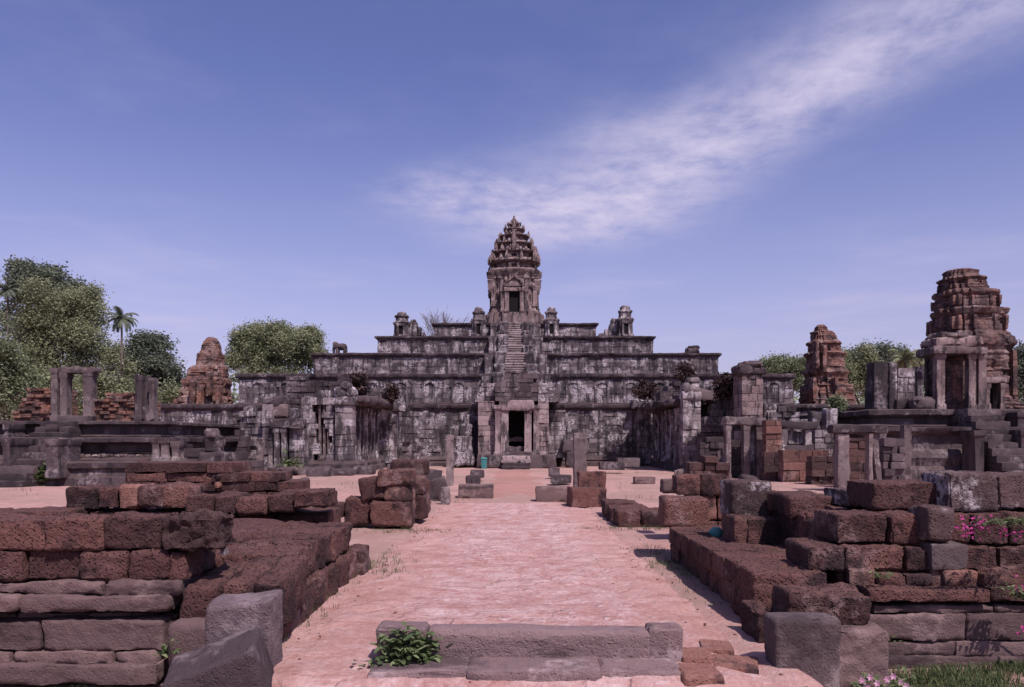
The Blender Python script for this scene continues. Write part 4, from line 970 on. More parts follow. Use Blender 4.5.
# ------------------------------------------------------------------ foreground: laterite gateway remains, right side
FW = dict(rnd=.045, amp=.022, fr=2.2)
def wallrow(mb, x0, x1, Y, dep, z0, z1, bl, cell=.055, jit=.03, axis='x', amp=.022, rnd=.045, gap=.014, sl=(0, 0)):
    x = x0; r = RND.uniform
    while x < x1-.03:
        l = bl*r(.7, 1.35)
        if x+l > x1-.3*bl: l = x1-x
        f = Y+r(-jit, jit); dz = r(-.012, .012)
        a = (x+gap, x+l-gap, f, Y+dep, z0+gap*.5, z1-gap*.5+dz) if axis == 'x' else (f, Y+dep, x+gap, x+l-gap, z0+gap*.5, z1-gap*.5+dz)
        mb.rock(*a, cell=cell*.75, rnd=rnd*.5, amp=amp*1.15, fr=2.3, tone=r(.15, .8), hi=.7, maxn=32, slope=sl); mb.sharp = 60
        x += l
# low wall along the path
e = empty('ruined_wall', (3.9, 13.5, 0), 'low wide laterite wall running along the right edge of the path', 'wall')
mb = MB(); wallrow(mb, 11.0, 16.4, 3.28, .9, -.05, .34, .8, axis='y'); mb.build('lower_course', 'lat', e)
mb = MB(); wallrow(mb, 11.1, 16.3, 3.2, 1.45, .34, .69, .85, axis='y'); mb.build('upper_course', 'lat', e)
mb = MB(); mb.rock(3.9, 7.5, 11.6, 16.2, -.1, .66, .14, .1, .04, 1.2, .3); mb.build('fill', 'lat', e)
# main front wall, right
e = empty('ruined_wall', (6.5, 10.9, -.46), 'tall right foreground wall of laterite courses above a moulded sandstone base', 'wall')
def at(px, Y): return wx(px, Y)
X1 = 9.6
rows = [  # mat, xleft, Y, dep, ytop, ybot, block length, name
    ('slab', at(878, 10.25), 10.2, 1.0, 657, 676, 1.5, 'base_slab'), ('slab', at(858, 10.3), 10.3, 1.0, 641, 657, 1.3, 'base_slab'),
    ('slab', at(858, 10.35), 10.29, 1.0, 613, 641, 1.7, 'base_slab'), ('slab', at(872, 10.35), 10.33, 1.0, 605, 613, 1.2, 'base_slab'),
    ('lat', at(866, 10.3), 10.24, 1.0, 588, 603, 1.25, 'ledge')]
for (mt, xl, Y, dep, yt, yb, bl, nm) in rows:
    mb = MB(); wallrow(mb, xl, X1, Y, dep, wz(yb, Y), wz(yt, Y), bl, .05, .035, amp=.016, rnd=.028); mb.build(nm, mt, e)
mb = MB(); x = at(850, 10.5)
while x < X1:
    l = RND.uniform(.12, .4); h = RND.uniform(.5, 1.0); Y = 10.48+RND.uniform(-.08, .1)
    mb.rock(x, x+l, Y, Y+.6, .50, .50+.30*h, .045, .04, .03, 3, RND.random()); x += l*RND.uniform(.8, 1.05)
mb.build('crumbled_course', 'latr', e)
mb = MB(); wallrow(mb, at(846, 10.4), X1, 10.75, .9, .50, .78, .5, .07); mb.build('backing', 'latr', e)
for (xl, Y, yt, yb, bl) in ((at(808, 10.6), 10.62, 546, 571, .68), (at(838, 10.75), 10.78, 514, 544.5, .66)):
    mb = MB(); wallrow(mb, xl, X1, Y, .9, wz(yb, Y), wz(yt, Y), bl, .045, .05, amp=.02); mb.build('course', 'lat', e)
mb = MB(); wallrow(mb, at(868, 11.5), X1, 11.4, .9, 1.45, 1.84, .7, .05, .06); mb.build('course', 'lat', e)
mb = MB(); wallrow(mb, 4.0, 6.0, 13.6, 1.2, .64, 1.12, .75, .055, .06); mb.build('course', 'lat', e)
mb = MB(); mb.rock(4.6, X1, 11.9, 16.0, .3, 1.35, .18, .15, .06, 1.0, .3); mb.build('fill', 'lat', e)
# low wall farther back
e = empty('ruined_wall', (6, 19.4, 0), 'pale-topped laterite wall behind the right foreground blocks, far end near the path', 'wall')
mb = MB(); wallrow(mb, 3.95, 12, 19.0, 1.0, 0, .5, .8, .1); mb.build('course', 'lat', e)
mb = MB(); wallrow(mb, 4.3, 12, 19.1, .9, .5, 1.12, .85, .1); mb.build('course', 'latr', e)
# displaced blocks, each its own thing
S = stone
S(665, 711, 498, 528, 16.2, .95, 'large laterite block overhanging the far corner of the low right wall', rot=(0, .035, -.05), rnd=.06)
S(677, 700.5, 475, 495, 19.0, .8, 'squarish laterite block, left one of the pair behind the far wall corner', rnd=.06)
S(701.5, 723, 475, 495, 19.05, .8, 'squarish laterite block, right one of the pair behind the far wall corner', rnd=.06)
S(663, 677, 479, 494, 20.2, .6, 'small grey stone left of the pair of squarish blocks', 'slab', rnd=.06)
S(733, 771, 482, 519, 14.0, .9, 'upright laterite block with whitish lichened face standing alone on the right wall', 'latw', rnd=.055)
S(735, 778, 517, 548, 13.6, .9, 'pale laterite block directly under the lichened upright block', 'latr', rnd=.05, hi=.5)
S(789, 833, 496, 517, 12.9, 1.0, 'broad flat laterite slab balanced across the gap behind the wall', rot=(.03, .0, .05), rnd=.06)
S(805, 838, 514, 547, 12.5, .7, 'rough tapering laterite block beneath the balanced flat slab', rnd=.08, amp=.03)
S(847, 889, 491, 508, 12.4, .9, 'tilted laterite slab with a pale eroded front edge', 'latw', rot=(0, .06, .12), rnd=.05, amp=.03)
S(835, 880, 508, 525, 12.5, 1.2, 'long dark laterite block supporting the tilted slab')
S(884, 918, 481, 502, 13.2, .6, 'dark laterite block between the tilted slab and the big white-faced block')
S(917, 940, 482, 503, 13.8, .9, 'small shaded laterite block set back behind the white-faced block')
S(949, 998, 474, 511, 11.05, .8, 'big laterite block with white lichened face on top of the right wall', 'latw', rnd=.07, amp=.03)
S(999, 1066, 475, 509, 11.05, 1.0, 'big laterite block on the wall top cut off by the right photo edge', 'latw', rnd=.07, amp=.03)
S(928, 952, 509, 541, 10.5, .5, 'dark laterite block with white lower edge jutting from the right wall', 'latw', rnd=.05, amp=.025, rot=(0, .02, .06))
S(932, 968.5, 545, 570, 10.5, .6, 'bluish grey block set among the reddish courses of the right wall', 'grey', rnd=.03, amp=.012)
S(838, 850, 536, 548, 11.6, .3, 'small pale wedge stone lodged beside the tapering block', 'sandp', 'fallen_stone', rnd=.05, amp=.03)
S(752, 828, 571, 624, 10.45, 1.0, 'massive laterite block at the near end of the low right wall', rnd=.09, amp=.035, rot=(0, .01, .02))
S(790, 873, 594, 629, 9.45, .75, 'massive rough laterite block overhanging the grey upright slab', rnd=.12, amp=.035, rot=(0, .03, -.03))
S(775, 841, 620, 720, 8.6, .36, 'grey sandstone upright slab with rounded top, right foreground', 'grey', 'sandstone_slab', 'stone slab', rnd=.075, amp=.016, fr=1.6, hi=.25, rot=(0, .0, .04))
S(834, 891, 631, 700, 9.15, 1.0, 'dark rough block standing right of the grey upright slab', 'slab', rnd=.06, amp=.03)
S(757, 780, 612, 650, 9.6, .7, 'dark block wedged between low wall end and the grey upright slab', rnd=.06, amp=.03)
b_ = empty('rubbish_bag', (wx(716, 14.6), 14.6, .69), 'teal plastic bag lying behind the lichened upright block', 'bag')
mb = MB(); mb.rock(wx(712, 14.6), wx(721, 14.6), 14.62, 14.82, .69, .81, .04, .12, .05, 3, .5); mb.build('bag_body', 'teal', b_)
mb = MB(); mb.rock(wx(714, 14.6), wx(718, 14.6), 14.69, 14.75, .79, .85, .03, .03, .02, 4, .5); mb.build('knot', 'teal', b_)
# blocks farther along the right edge of the path
e = empty('low_wall', (3.5, 23.5, 0), 'low stepped laterite wall remnant on the right edge of the path', 'wall')
mb = MB(); wallrow(mb, at(605, 25.4), at(640, 25.4), 25.2, 1.4, -.05, .48, .9, .1, rnd=.07, amp=.04); mb.build('course', 'lat', e)
mb = MB(); wallrow(mb, at(611, 23.6), at(652, 23.6), 23.6, 1.4, -.05, .42, .8, .1, rnd=.07, amp=.04); mb.build('course', 'lat', e)
mb = MB(); wallrow(mb, at(617, 22.3), at(668, 22.3), 22.3, 1.2, -.05, .46, .75, .1, rnd=.07, amp=.04); mb.build('course', 'lat', e)
mb = MB(); wallrow(mb, at(672, 22.0), at(760, 22.0), 22.4, 1.0, -.05, .52, .9, .1, rnd=.07, amp=.04); mb.build('course', 'lat', e)

# ------------------------------------------------------------------ foreground, left side
e = empty('ruined_wall', (-6, 9.9, -.46), 'left foreground wall of laterite blocks above long moulded sandstone slabs', 'wall')
XL0 = -9.4
rows = [('slab', at(160, 9.3), 9.22, 1.0, 664, 686, 1.7, 'base_slab', .02), ('slab', at(156, 9.3), 9.31, 1.0, 652, 664, 1.2, 'base_slab', .02),
        ('slab', at(162, 9.3), 9.33, 1.0, 621, 652, 1.6, 'base_slab', .02), ('slab', at(170, 9.4), 9.62, .8, 613, 621, 1.4, 'base_slab', .03),
        ('slab', at(164, 9.2), 9.27, 1.0, 596, 613, 1.5, 'ledge', .025), ('slab', at(180, 9.4), 9.40, 1.0, 581, 596, 1.4, 'ledge', .03)]
for (mt, xr_, Y, dep, yt, yb, bl, nm, am) in rows:
    mb = MB(); wallrow(mb, XL0, xr_, Y, dep, wz(yb, Y), wz(yt, Y), bl, .05, .03, amp=am*.8, rnd=.03); mb.build(nm, mt, e)
mb = MB(); wallrow(mb, XL0, at(190, 9.55), 9.52, 1.0, wz(580.5, 9.52), wz(551, 9.52), .58, .042, .05, amp=.024); mb.build('course', 'lat', e)
mb = MB(); mb.rock(XL0, -4.2, 10.1, 15.2, -.2, .98, .16, .15, .05, 1.0, .4); mb.build('fill', 'lat', e)
S(-60, 43.5, 519, 551, 9.5, .62, 'long laterite block on the left wall top, cut by the left photo edge', rnd=.06, amp=.025)
S(44.5, 101, 518, 550.5, 9.48, .62, 'reddish laterite block, second along the left wall top', 'lat', rnd=.06, amp=.025, tone=.72)
S(102, 159, 517, 549.5, 9.52, .62, 'dark brown laterite block, third along the left wall top', 'lat', rnd=.07, amp=.03, tone=.15)
S(159.5, 219.5, 517.5, 550, 9.42, .62, 'deeply pitted dark laterite block at the right end of the left wall top', 'latd', rnd=.07, amp=.05, hi=.9)
S(220, 226, 549, 556, 9.5, .1, 'small pale chip of stone beside the deeply pitted block', 'sandw', 'stone_chip', 'stone chip', rnd=.02, amp=.01)
# wing of the wall along the path
e = empty('ruined_wall', (-3.7, 12.2, 0), 'broad low laterite wall along the left edge of the path', 'wall')
mb = MB(); wallrow(mb, 9.7, 14.6, -3.55, .72, -.06, .44, .7, axis='y', rnd=.05, amp=.03); mb.build('lower_course', 'lat', e)
mb = MB(); y = 9.75
wallrow(mb, 10.55, 14.7, -4.8, 1.85, .44, .93, .47, axis='y', rnd=.06, amp=.035, cell=.06, jit=.05); mb.build('upper_course', 'lat', e)
for k, (xa, xb_) in enumerate(((182, 217), (218, 250), (251, 281))):
    mb = MB(True, 60); mb.rock(at(xa, 9.3), at(xb_, 9.3), 9.3+.05*(k % 2), 10.55, .30-.02*k, .80+.03*k, .045, .07, .035, 2.0, .35+.3*(k % 2), (.11, .03, .03*(k-1)), (0, 0), .8, 28); mb.build('corner_block', 'lat', e)
mb = MB(); mb.rock(at(168, 9.2), at(228, 9.2), 9.15, 10.6, -.4, .36, .05, .08, .03, 1.8, .4); mb.rock(at(226, 9.2), at(268, 9.2), 9.5, 10.6, -.4, .36, .05, .08, .03, 1.8, .6); mb.build('corner_course', 'slab', e)
S(343, 363, 549, 581, 14.55, .9, 'squarish block at the far end of the left path-side wall', 'lat', rnd=.07, amp=.03)
# grey slabs at the left stair cheek
S(205, 272, 600, 720, 8.55, .40, 'tall dark sandstone slab with broken slanting top, left foreground', 'slabd', 'sandstone_slab', 'stone slab', rnd=.05, amp=.018, fr=1.6, slope=(.10, .12), rot=(.03, .02, -.08), hi=.25)
S(164, 258, 660, 745, 7.75, .62, 'dark sandstone slab lying tilted in front of the tall slab', 'slabd', 'sandstone_slab', 'stone slab', rnd=.05, amp=.016, fr=1.6, slope=(.10, .15), rot=(.06, -.24, .14), hi=.25)
# rows behind
e = empty('ruined_wall', (-7, 16.5, 0), 'laterite wall base carrying a loose row of blocks behind the left foreground wall', 'wall')
mb = MB(); wallrow(mb, -11.5, at(330, 16), 16.0, 1.1, -.1, 1.02, .9, .09, rnd=.07); mb.build('course', 'lat', e)
lb = [(65, 96, 488, 510, 'dark block at the left end of the loose row on the middle-left wall', 'lat', .1), (96.5, 119, 488, 509, 'second block from the left in the loose row, brownish', 'lat', .6), (119.5, 137, 486, 508, 'orange-brown wedge-shaped block in the loose row on the middle-left wall', 'latr', .9),
      (137.5, 162, 487, 508, 'fourth block from the left in the loose row, beside the orange wedge', 'lat', .4), (162.5, 189, 486, 507.5, 'right end block of the loose row, largest and reddish', 'lat', .95)]
for (a, b, c, d, l, mt, tn) in lb: S(a, b, c, d, 15.9+RND.uniform(-.1, .1), .9, l, mt, rnd=.06, amp=.03, tone=tn)
lb = [(186, 212, 496, 514, 'left block of the lower row in front of the thin-coursed pile', .3), (212.5, 236, 496, 515, 'dark second block of the lower row before the thin-coursed pile', .1), (236.5, 266, 497, 515, 'long third block of the lower row before the thin-coursed pile', .7), (266.5, 293, 494, 512, 'fourth block of the lower row, slightly raised', .2), (293.5, 328, 491, 508, 'rounded end block of the lower row, nearest the path-side stack', .5)]
for (a, b, c, d, l, tn) in lb: S(a, b, c, d, 15.4+RND.uniform(-.08, .1), .9, l, 'lat', rnd=.07, amp=.03, tone=tn)
S(28, 64, 511, 522, 15.2, 1.2, 'low flat slab at the left end behind the foreground wall', 'lat', rnd=.06)
e = empty('ruined_wall', (-7.2, 19.5, 0), 'thin-coursed dark laterite pile with broken top, left of the path-side stack', 'wall')
def tops_(xx):
    px = 512+xx*F/19.0
    return wz(jag([(126, 474), (140, 463), (180, 462), (200, 466), (226, 461), (232, 470), (262, 470), (275, 478), (297, 486)], 71, 3, .2)(px), 19)
mb = MB(); courses(mb, at(126, 19), at(297, 19), 19.0, 1.3, 0, 2.05, .21, .75, tops_, .06, .1, True, 'x', .05, (0, 1)); mb.build('thin_courses', 'lat', e)
S(213, 221, 474, 482, 18.9, .3, 'small dark stone resting on top of a little orange stone', 'lat', 'fallen_stone', rnd=.07, amp=.03)
S(213.5, 220, 481, 488, 18.85, .3, 'little bright orange stone on the thin-coursed pile', 'latr', 'fallen_stone', rnd=.07, amp=.03, tone=1.0)
S(124, 137, 463, 484, 19.2, .8, 'rough stone leaning at the left end of the thin-coursed pile', 'lat', 'fallen_stone', rnd=.09, amp=.05)
# stack beside the path, left
lb = [(369.5, 411, 501, 527.5, 21.8, .9, 'large base block at the front corner of the path-side stack', 'lat', .8), (344, 369, 498, 525.5, 22.0, .9, 'tall rounded block left of the stack corner', 'lat', .6), (320, 343.5, 504, 519, 22.0, .9, 'small low block at the left end of the path-side stack', 'lat', .2),
      (384, 411, 485, 501.5, 21.9, .95, 'middle front block of the path-side stack', 'latr', .5), (359, 384, 478, 500, 21.9, 1.0, 'tilted block on the left shoulder of the path-side stack', 'lat', .3), (377, 414, 470, 486.5, 21.8, 1.0, 'long rounded block lying on top of the path-side stack', 'lat', .75),
      (397, 424, 495, 520, 23.2, 1.1, 'second base block behind the front corner of the path-side stack', 'lat', .3), (398, 424, 476, 496, 23.2, 1.1, 'upper second-row block of the path-side stack', 'lat', .5), (391, 424, 461, 477, 23.6, 1.3, 'dark rounded block at the very top back of the path-side stack', 'lat', .1), (404, 427, 481, 514, 24.6, 1.1, 'tall rear block of the path-side stack', 'lat', .6)]
for (a, b, c, d, Y, dp, l, mt, tn) in lb: S(a, b, c, d, Y, dp, l, mt, rnd=.10, amp=.035, tone=tn, rot=(0, RND.uniform(-.04, .04) if 'tilted' not in l else -.12, RND.uniform(-.05, .05)))
S(256, 275, 476, 489, 26, .8, 'low block lying behind the thin-coursed pile', 'lat')

# ------------------------------------------------------------------ the step across the path
e = empty('threshold_step', (.2, 8.8, 0), 'worn grey sandstone threshold step lying across the path in the foreground', 'step')
mb = MB(); mb.rock(at(428, 8.72), at(652, 8.72), 8.72, 9.02, -.05, .365, .05, .05, .016, 1.6, .5, (.03, 0, 0), (-.008, 0), .3, 60); mb.build('threshold_stone', 'step', e)
mb = MB(); mb.rock(at(649, 8.7), at(684.5, 8.7), 8.74, 9.04, -.05, .40, .045, .04, .018, 1.8, .4, (0, 0, .03)); mb.build('end_stone', 'step', e)
mb = MB(); mb.rock(at(374, 8.7), at(427, 8.7), 8.74, 9.08, -.05, .40, .045, .05, .02, 1.8, .3, (0, 0, -.05)); mb.build('end_stone', 'step', e)
mb = MB(); mb.rock(at(368, 8.35), at(468, 8.35), 8.2, 8.75, -.35, .075, .05, .035, .016, 2, .6, (0, 0, .02)); mb.rock(at(467, 8.35), at(600, 8.35), 8.16, 8.74, -.35, .085, .05, .035, .016, 2, .4); mb.rock(at(600, 8.35), at(682, 8.35), 8.22, 8.74, -.35, .07, .05, .035, .018, 2, .5, (0, 0, -.02)); mb.build('lower_step', 'step', e)
lb = [(684, 716, 658, 672, 8.7, 'flat pinkish broken step stone at the right end of the threshold'), (706, 738, 650, 664, 9.1, 'pinkish step stone between threshold and grey upright slab, farther one'), (720, 765, 668, 690, 8.5, 'pinkish step stone beside the foot of the grey upright slab'), (684, 725, 676, 700, 8.1, 'lowest pinkish step stone at the bottom edge')]
for (a, b, c, d, Y, l) in lb: S(a, b, c, d, Y, .5, l, 'latr', 'fallen_stone', rnd=.015, amp=.010, tone=.9, rot=(0, 0, RND.uniform(-.3, .3)))
# pebbles and crumbs of laterite on the path
mb = MB()
for _ in range(420):
    x, y = RND.uniform(-3, 3.2), 7.4+22*RND.random()**1.6
    if abs(x) < 2 and RND.random() < .5: x *= 1.5
    s_ = RND.uniform(.006, .022)*(1.8 if RND.random() < .07 else 1); z = gh(x, y)
    mb.rock(x-s_, x+s_*RND.uniform(.6, 1.4), y-s_, y+s_, z-s_*.3, z+s_*.9, s_, s_*.8, s_*.3, 20, RND.random(), hi=0)
o = mb.build('pebbles', 'latr'); o['kind'] = 'stuff'; o['label'] = 'crumbs of reddish stone scattered over the path'

# ------------------------------------------------------------------ plants of the foreground
def blades(mb, x, y, z, n, h, sp, bend=.5):
    for _ in range(n):
        a = RND.uniform(0, 6.283); d = Vector((math.cos(a), math.sin(a), 0)); p = Vector((x+RND.gauss(0, sp), y+RND.gauss(0, sp), z)); hh = h*RND.uniform(.4, 1.2)
        sd = Vector((-d.y, d.x, 0))*hh*.045; b = bend*RND.uniform(.2, 1.2)
        p1 = p+Vector((0, 0, hh*.6))+d*hh*b*.3; p2 = p+Vector((0, 0, hh*(1-.3*b)))+d*hh*b
        mb.add([tuple(p-sd), tuple(p+sd), tuple(p1+sd*.8), tuple(p1-sd*.8), tuple(p2)], [(0, 1, 2, 3), (3, 2, 4)], RND.random())
mb = MB(False)
for _ in range(5200):
    x, y = RND.uniform(4.0, 8.2), 10.15-2.8*RND.random()
    k = noise.noise((x*1.1, y*1.1, 5))+.25*(x-5.2)
    if k < -.1 and RND.random() < .85: continue
    blades(mb, x, y, gh(x, y)-.01, 6, .12+.05*max(0, k), .05, .7)
for _ in range(1500):
    x, y = RND.uniform(-8, -3.6), 9.2-1.8*RND.random()
    if noise.noise((x*1.3, y*1.3, 9)) < -.05: continue
    blades(mb, x, y, gh(x, y)-.01, 6, .10, .05, .7)
for (cx_, cy_, sx_, sy_, n_) in ((3.05, 15.3, .18, 1.2, 70), (2.9, 17.2, .4, .3, 30), (-2.55, 15.4, .3, .8, 60), (3.3, 21.8, .9, .25, 70), (-2.9, 21.3, .8, .2, 50), (-2.75, 12, .12, 1.5, 25), (-2.9, 31, .8, .6, 40), (3, 30, .6, .8, 40)):
    for _ in range(n_):
        x, y = RND.gauss(cx_, sx_), RND.gauss(cy_, sy_); blades(mb, x, y, gh(x, y)+.02, 10, .085, .05)
for _ in range(700):
    x, y = RND.uniform(-26, 26), RND.uniform(24, 64)
    if abs(x) < 5 or noise.noise((x*.2, y*.2, 1)) < .12: continue
    blades(mb, x, y, gh(x, y), 5, .22, .25)
o = mb.build('grass', 'grass'); o['kind'] = 'stuff'; o['label'] = 'short grass growing at the wall feet and in the court'
def leafy(mb, p, n, size, upk=.35, spread=(.3, .2, .2)):
    for _ in range(n):
        q = Vector((p[0]+RND.gauss(0, spread[0]), p[1]+RND.gauss(0, spread[1]), p[2]+abs(RND.gauss(0, spread[2]))))
        a = RND.uniform(0, 6.283); d = Vector((math.cos(a), math.sin(a), RND.uniform(-.5, upk))).normalized(); sd = d.cross(Vector((0, 0, 1))).normalized()
        s_ = size*RND.uniform(.5, 1.25); up = sd.cross(d)*.16*s_
        pts = [q, q+d*s_*.35+sd*s_*.24+up, q+d*s_*.75+sd*s_*.2+up*.6, q+d*s_, q+d*s_*.75-sd*s_*.2+up*.6, q+d*s_*.35-sd*s_*.24+up, q+d*s_*.5]
        mb.add([tuple(v) for v in pts], [(0, 1, 6), (1, 2, 6), (2, 3, 6), (3, 4, 6), (4, 5, 6), (5, 0, 6)], RND.random())
e = empty('leafy_weed', (at(405, 8.6), 8.62, .02), 'leafy green weed growing over the left end of the threshold step', 'weed')
mb = MB(False)
leafy(mb, (at(402, 8.6), 8.62, .12), 150, .13, .5, (.12, .06, .13)); leafy(mb, (at(415, 8.6), 8.66, .16), 90, .13, .5, (.13, .05, .09)); leafy(mb, (at(392, 8.5), 8.55, .02), 90, .11, .4, (.14, .07, .05)); leafy(mb, (at(425, 8.6), 8.6, .06), 50, .10, .5, (.09, .05, .05))
mb.build('leaves', 'weed', e)
mb = MB()
for k in range(14):
    a = RND.uniform(0, 6.28); p = Vector((at(402, 8.6)+RND.gauss(0, .08), 8.62, .0)); mb.tube([p, p+Vector((math.cos(a)*.06, math.sin(a)*.03-.03, .15)), p+Vector((math.cos(a)*.2, math.sin(a)*.06-.04, .25))], [.007, .005, .003], 5)
mb.build('stem', 'weed', e)
mb = MB(False); leafy(mb, (at(170, 9), 9.0, .02), 26, .09, .8, (.06, .04, .1))
tag(mb.build('leafy_weed', 'weed'), 'small bright weed rooted in the left wall beside the tilted slab', 'weed')
mb = MB(False); leafy(mb, (at(43, 42.6), 42.5, .25), 90, .5, .9, (.3, .2, .4))
tag(mb.build('leafy_weed', 'weed'), 'bright green clump growing on the lower ledge of the left platform', 'weed')
mb = MB(False); leafy(mb, (at(290, 54), 54, .6), 60, .5, .9, (.5, .2, .3))
tag(mb.build('leafy_weed', 'weed'), 'green weed clump in the opening of the small left portico', 'weed')
for (px, py, Y, l) in ((878, 573, 10.35, 'small green weed sprouting from the crumbled course of the right wall'), (884, 636, 10.15, 'small weed on the right wall base above the grass')):
    mb = MB(False); leafy(mb, (at(px, Y), Y, wz(py+6, Y)), 30, .08, .8, (.08, .04, .06)); tag(mb.build('leafy_weed', 'weed'), l, 'weed')
# bougainvillea
def bougain(pts, label, flowers, leaves_):
    e = empty('bougainvillea', tuple(pts[0]), label, 'flowering shrub')
    mb = MB(); mb.tube(pts, [.014-.008*i/(len(pts)-1) for i in range(len(pts))], 6, .5); mb.build('branch', 'bark', e)
    mb = MB(False)
    for p in leaves_: leafy(mb, p, 26, .075, .5, (.10, .06, .04))
    mb.build('leaves', 'weed', e)
    mb = MB(False)
    for p in flowers:
        for _ in range(6):
            q = Vector(p)+Vector((RND.gauss(0, .05), RND.gauss(0, .05), RND.gauss(0, .045)))
            for k in range(3):
                u = Vector((RND.gauss(0, 1), RND.gauss(0, 1), RND.gauss(0, 1))).normalized(); v_ = u.orthogonal().normalized(); mb.quad(q+u*.012, u*.022, v_*.026, RND.random())
    mb.build('blossom', 'pink', e)
Yb = 9.9
def bp(px, py, dy=0): return Vector((at(px, Yb+dy), Yb+dy, wz(py, Yb+dy)))
bougain([bp(1075, 560), bp(1050, 535), bp(1020, 524), bp(990, 523), bp(965, 526)], 'bougainvillea branch with magenta blossoms reaching in from the right over the wall', [bp(964, 529), bp(970, 524), bp(977, 522), bp(983, 526), bp(976, 531), bp(968, 532), bp(990, 520), bp(1003, 532), bp(1013, 534)], [bp(1000, 526), bp(1010, 523), bp(1020, 522), bp(1030, 525), bp(1040, 530), bp(993, 525)])
bougain([bp(1075, 640), bp(1050, 610), bp(1030, 595), bp(1018, 590)], 'lower bougainvillea spray at the right photo edge beside the wall ledge', [bp(1020, 588), bp(1026, 592), bp(1022, 632), bp(1030, 628)], [bp(1015, 594), bp(1022, 598), bp(1012, 590), bp(1032, 600)])
e = empty('flowering_plant', (at(880, 8.9), 8.9, -.4), 'low plant with pale pink flowers in the grass right of the grey upright slab', 'flowering plant')
mb = MB(False)
for px in (862, 872, 884, 896, 905): leafy(mb, (at(px, 8.9), 8.9, -.38), 26, .09, .8, (.06, .05, .08))
mb.build('leaves', 'weed', e)
mb = MB(False)
for (px, py) in ((862, 680), (870, 677), (877, 683), (887, 679), (893, 676), (900, 682), (906, 686), (866, 686)):
    c0 = Vector((at(px, 8.85), 8.85, wz(py, 8.85)))
    for k in range(6):
        a = k*1.047; u = Vector((math.cos(a), -.3, math.sin(a))); mb.quad(c0+u*.024, u*.024, Vector((-math.sin(a), -.2, math.cos(a)))*.022, RND.random())
mb.build('blossom', 'palepink', e)

# ------------------------------------------------------------------ dry shrubs on the roofs, trees behind
def shrub(px, py, w_, h_, Y, label, mat='dryplant', n=26, size=.13, spread=.22, clumps=40):
    mb, m_ = leafblob('', '', '', [(wx(px, Y), Y, wz(py, Y), w_*Y/F/2, w_*Y/F/2, h_*Y/F/2, 1)], n, size, mat, spread, clumps)
    tag(mb.build('roof_shrub', mat), label, 'shrub')
shrub(390, 394, 18, 18, 68, 'dry dark shrub growing on the far end of the left hall roof')
shrub(356, 384, 26, 20, 64, 'dry dark shrub mass hanging behind the left hall gable', clumps=60)
shrub(645, 391, 24, 18, 71, 'dry dark shrub growing on the far end of the right hall roof', clumps=50)
shrub(686, 373, 12, 22, 61, 'dry dark shrub sprouting beside the cap of the right hall pier')
shrub(300, 396, 22, 28, 61, 'dark creeper mass on the stained wall of the left hall', clumps=50)
shrub(722, 388, 16, 26, 57, 'dark creeper mass on the shaded flank of the right gatehouse', clumps=40)
shrub(838, 404, 12, 14, 54, 'green bush growing on the wall below the red brick tower', 'leaf_mid', 26, .13, .2, 24)

def tree(label, mat, blobs, trunk, Y, n=22, size=.28, spread=.5, clumps=60, name='broadleaf_tree', limbs=5):
    """blobs in photo survey units: (px, py, rx_px, rz_px, dY, weight)"""
    k = Y/F
    bl = [(wx(px, Y), Y+dy, wz(py, Y), rx*k, rx*k*.85, rz*k, w_) for (px, py, rx, rz, dy, w_) in blobs]
    sat = []
    for b in bl:
        for _ in range(6):
            d = Vector((RND.gauss(0, 1), RND.gauss(0, 1), RND.gauss(.25, 1))).normalized(); q = RND.uniform(.85, 1.12); k2 = RND.uniform(.22, .40)
            sat.append((b[0]+d.x*b[3]*q, b[1]+d.y*b[4]*q, b[2]+d.z*b[5]*q, b[3]*k2, b[4]*k2, b[5]*k2*1.1, b[6]*.13))
    core = [(*b[:3], b[3]*.88, b[4]*.88, b[5]*.86, b[6]*.62) for b in bl]
    tx = wx(trunk, Y)
    e = empty(name, (tx, Y, 0), label, 'tree')
    mb, _ = leafblob('', '', '', core+sat, int(n*2.3), size*.58, mat, spread, int(clumps*1.2)); mb.build('crown', mat, e)
    mb = MB(); zt = sum(b[2] for b in bl)/len(bl)
    base = Vector((tx, Y, -.3)); fork = Vector((tx+.3, Y, zt*.45))
    mb.tube([base, (base+fork)/2+Vector((.15, 0, 0)), fork], [.48, .36, .30], 8)
    for b in bl:
        c = Vector(b[:3]); mid = fork+(c-fork)*.55+Vector((RND.uniform(-.5, .5), RND.uniform(-.5, .5), .6))
        mb.tube([fork, mid, c], [.24, .13, .05], 6)
        for _ in range(limbs):
            d = Vector((RND.gauss(0, b[3]*.5), RND.gauss(0, b[4]*.5), RND.gauss(0, b[5]*.5))); mb.tube([mid, mid+(c+d-mid)*.5, c+d], [.1, .06, .025], 5)
    mb.build('trunk', 'bark', e)
    return e
tree('tall dark tree rising highest behind the pale feathery tree at far left', 'leaf_dark', [(44, 276, 26, 12, 0, .6), (62, 292, 24, 14, 1, .6), (28, 284, 18, 12, -1, .45), (78, 302, 18, 12, 0, .4), (50, 320, 45, 35, 1, .8)], 50, 122, 20, .38, .62, 130)
tree('large pale feathery tree at the left behind the brick mounds', 'leaf_light', [(62, 318, 40, 26, 0, 1.0), (35, 335, 30, 35, 1, .8), (88, 335, 26, 28, -1, .8), (55, 355, 42, 35, 0, .9), (78, 300, 22, 14, 0, .4), (98, 360, 22, 30, 0, .6), (30, 380, 26, 30, 0, .6)], 62, 98, 20, .24, .55, 190)
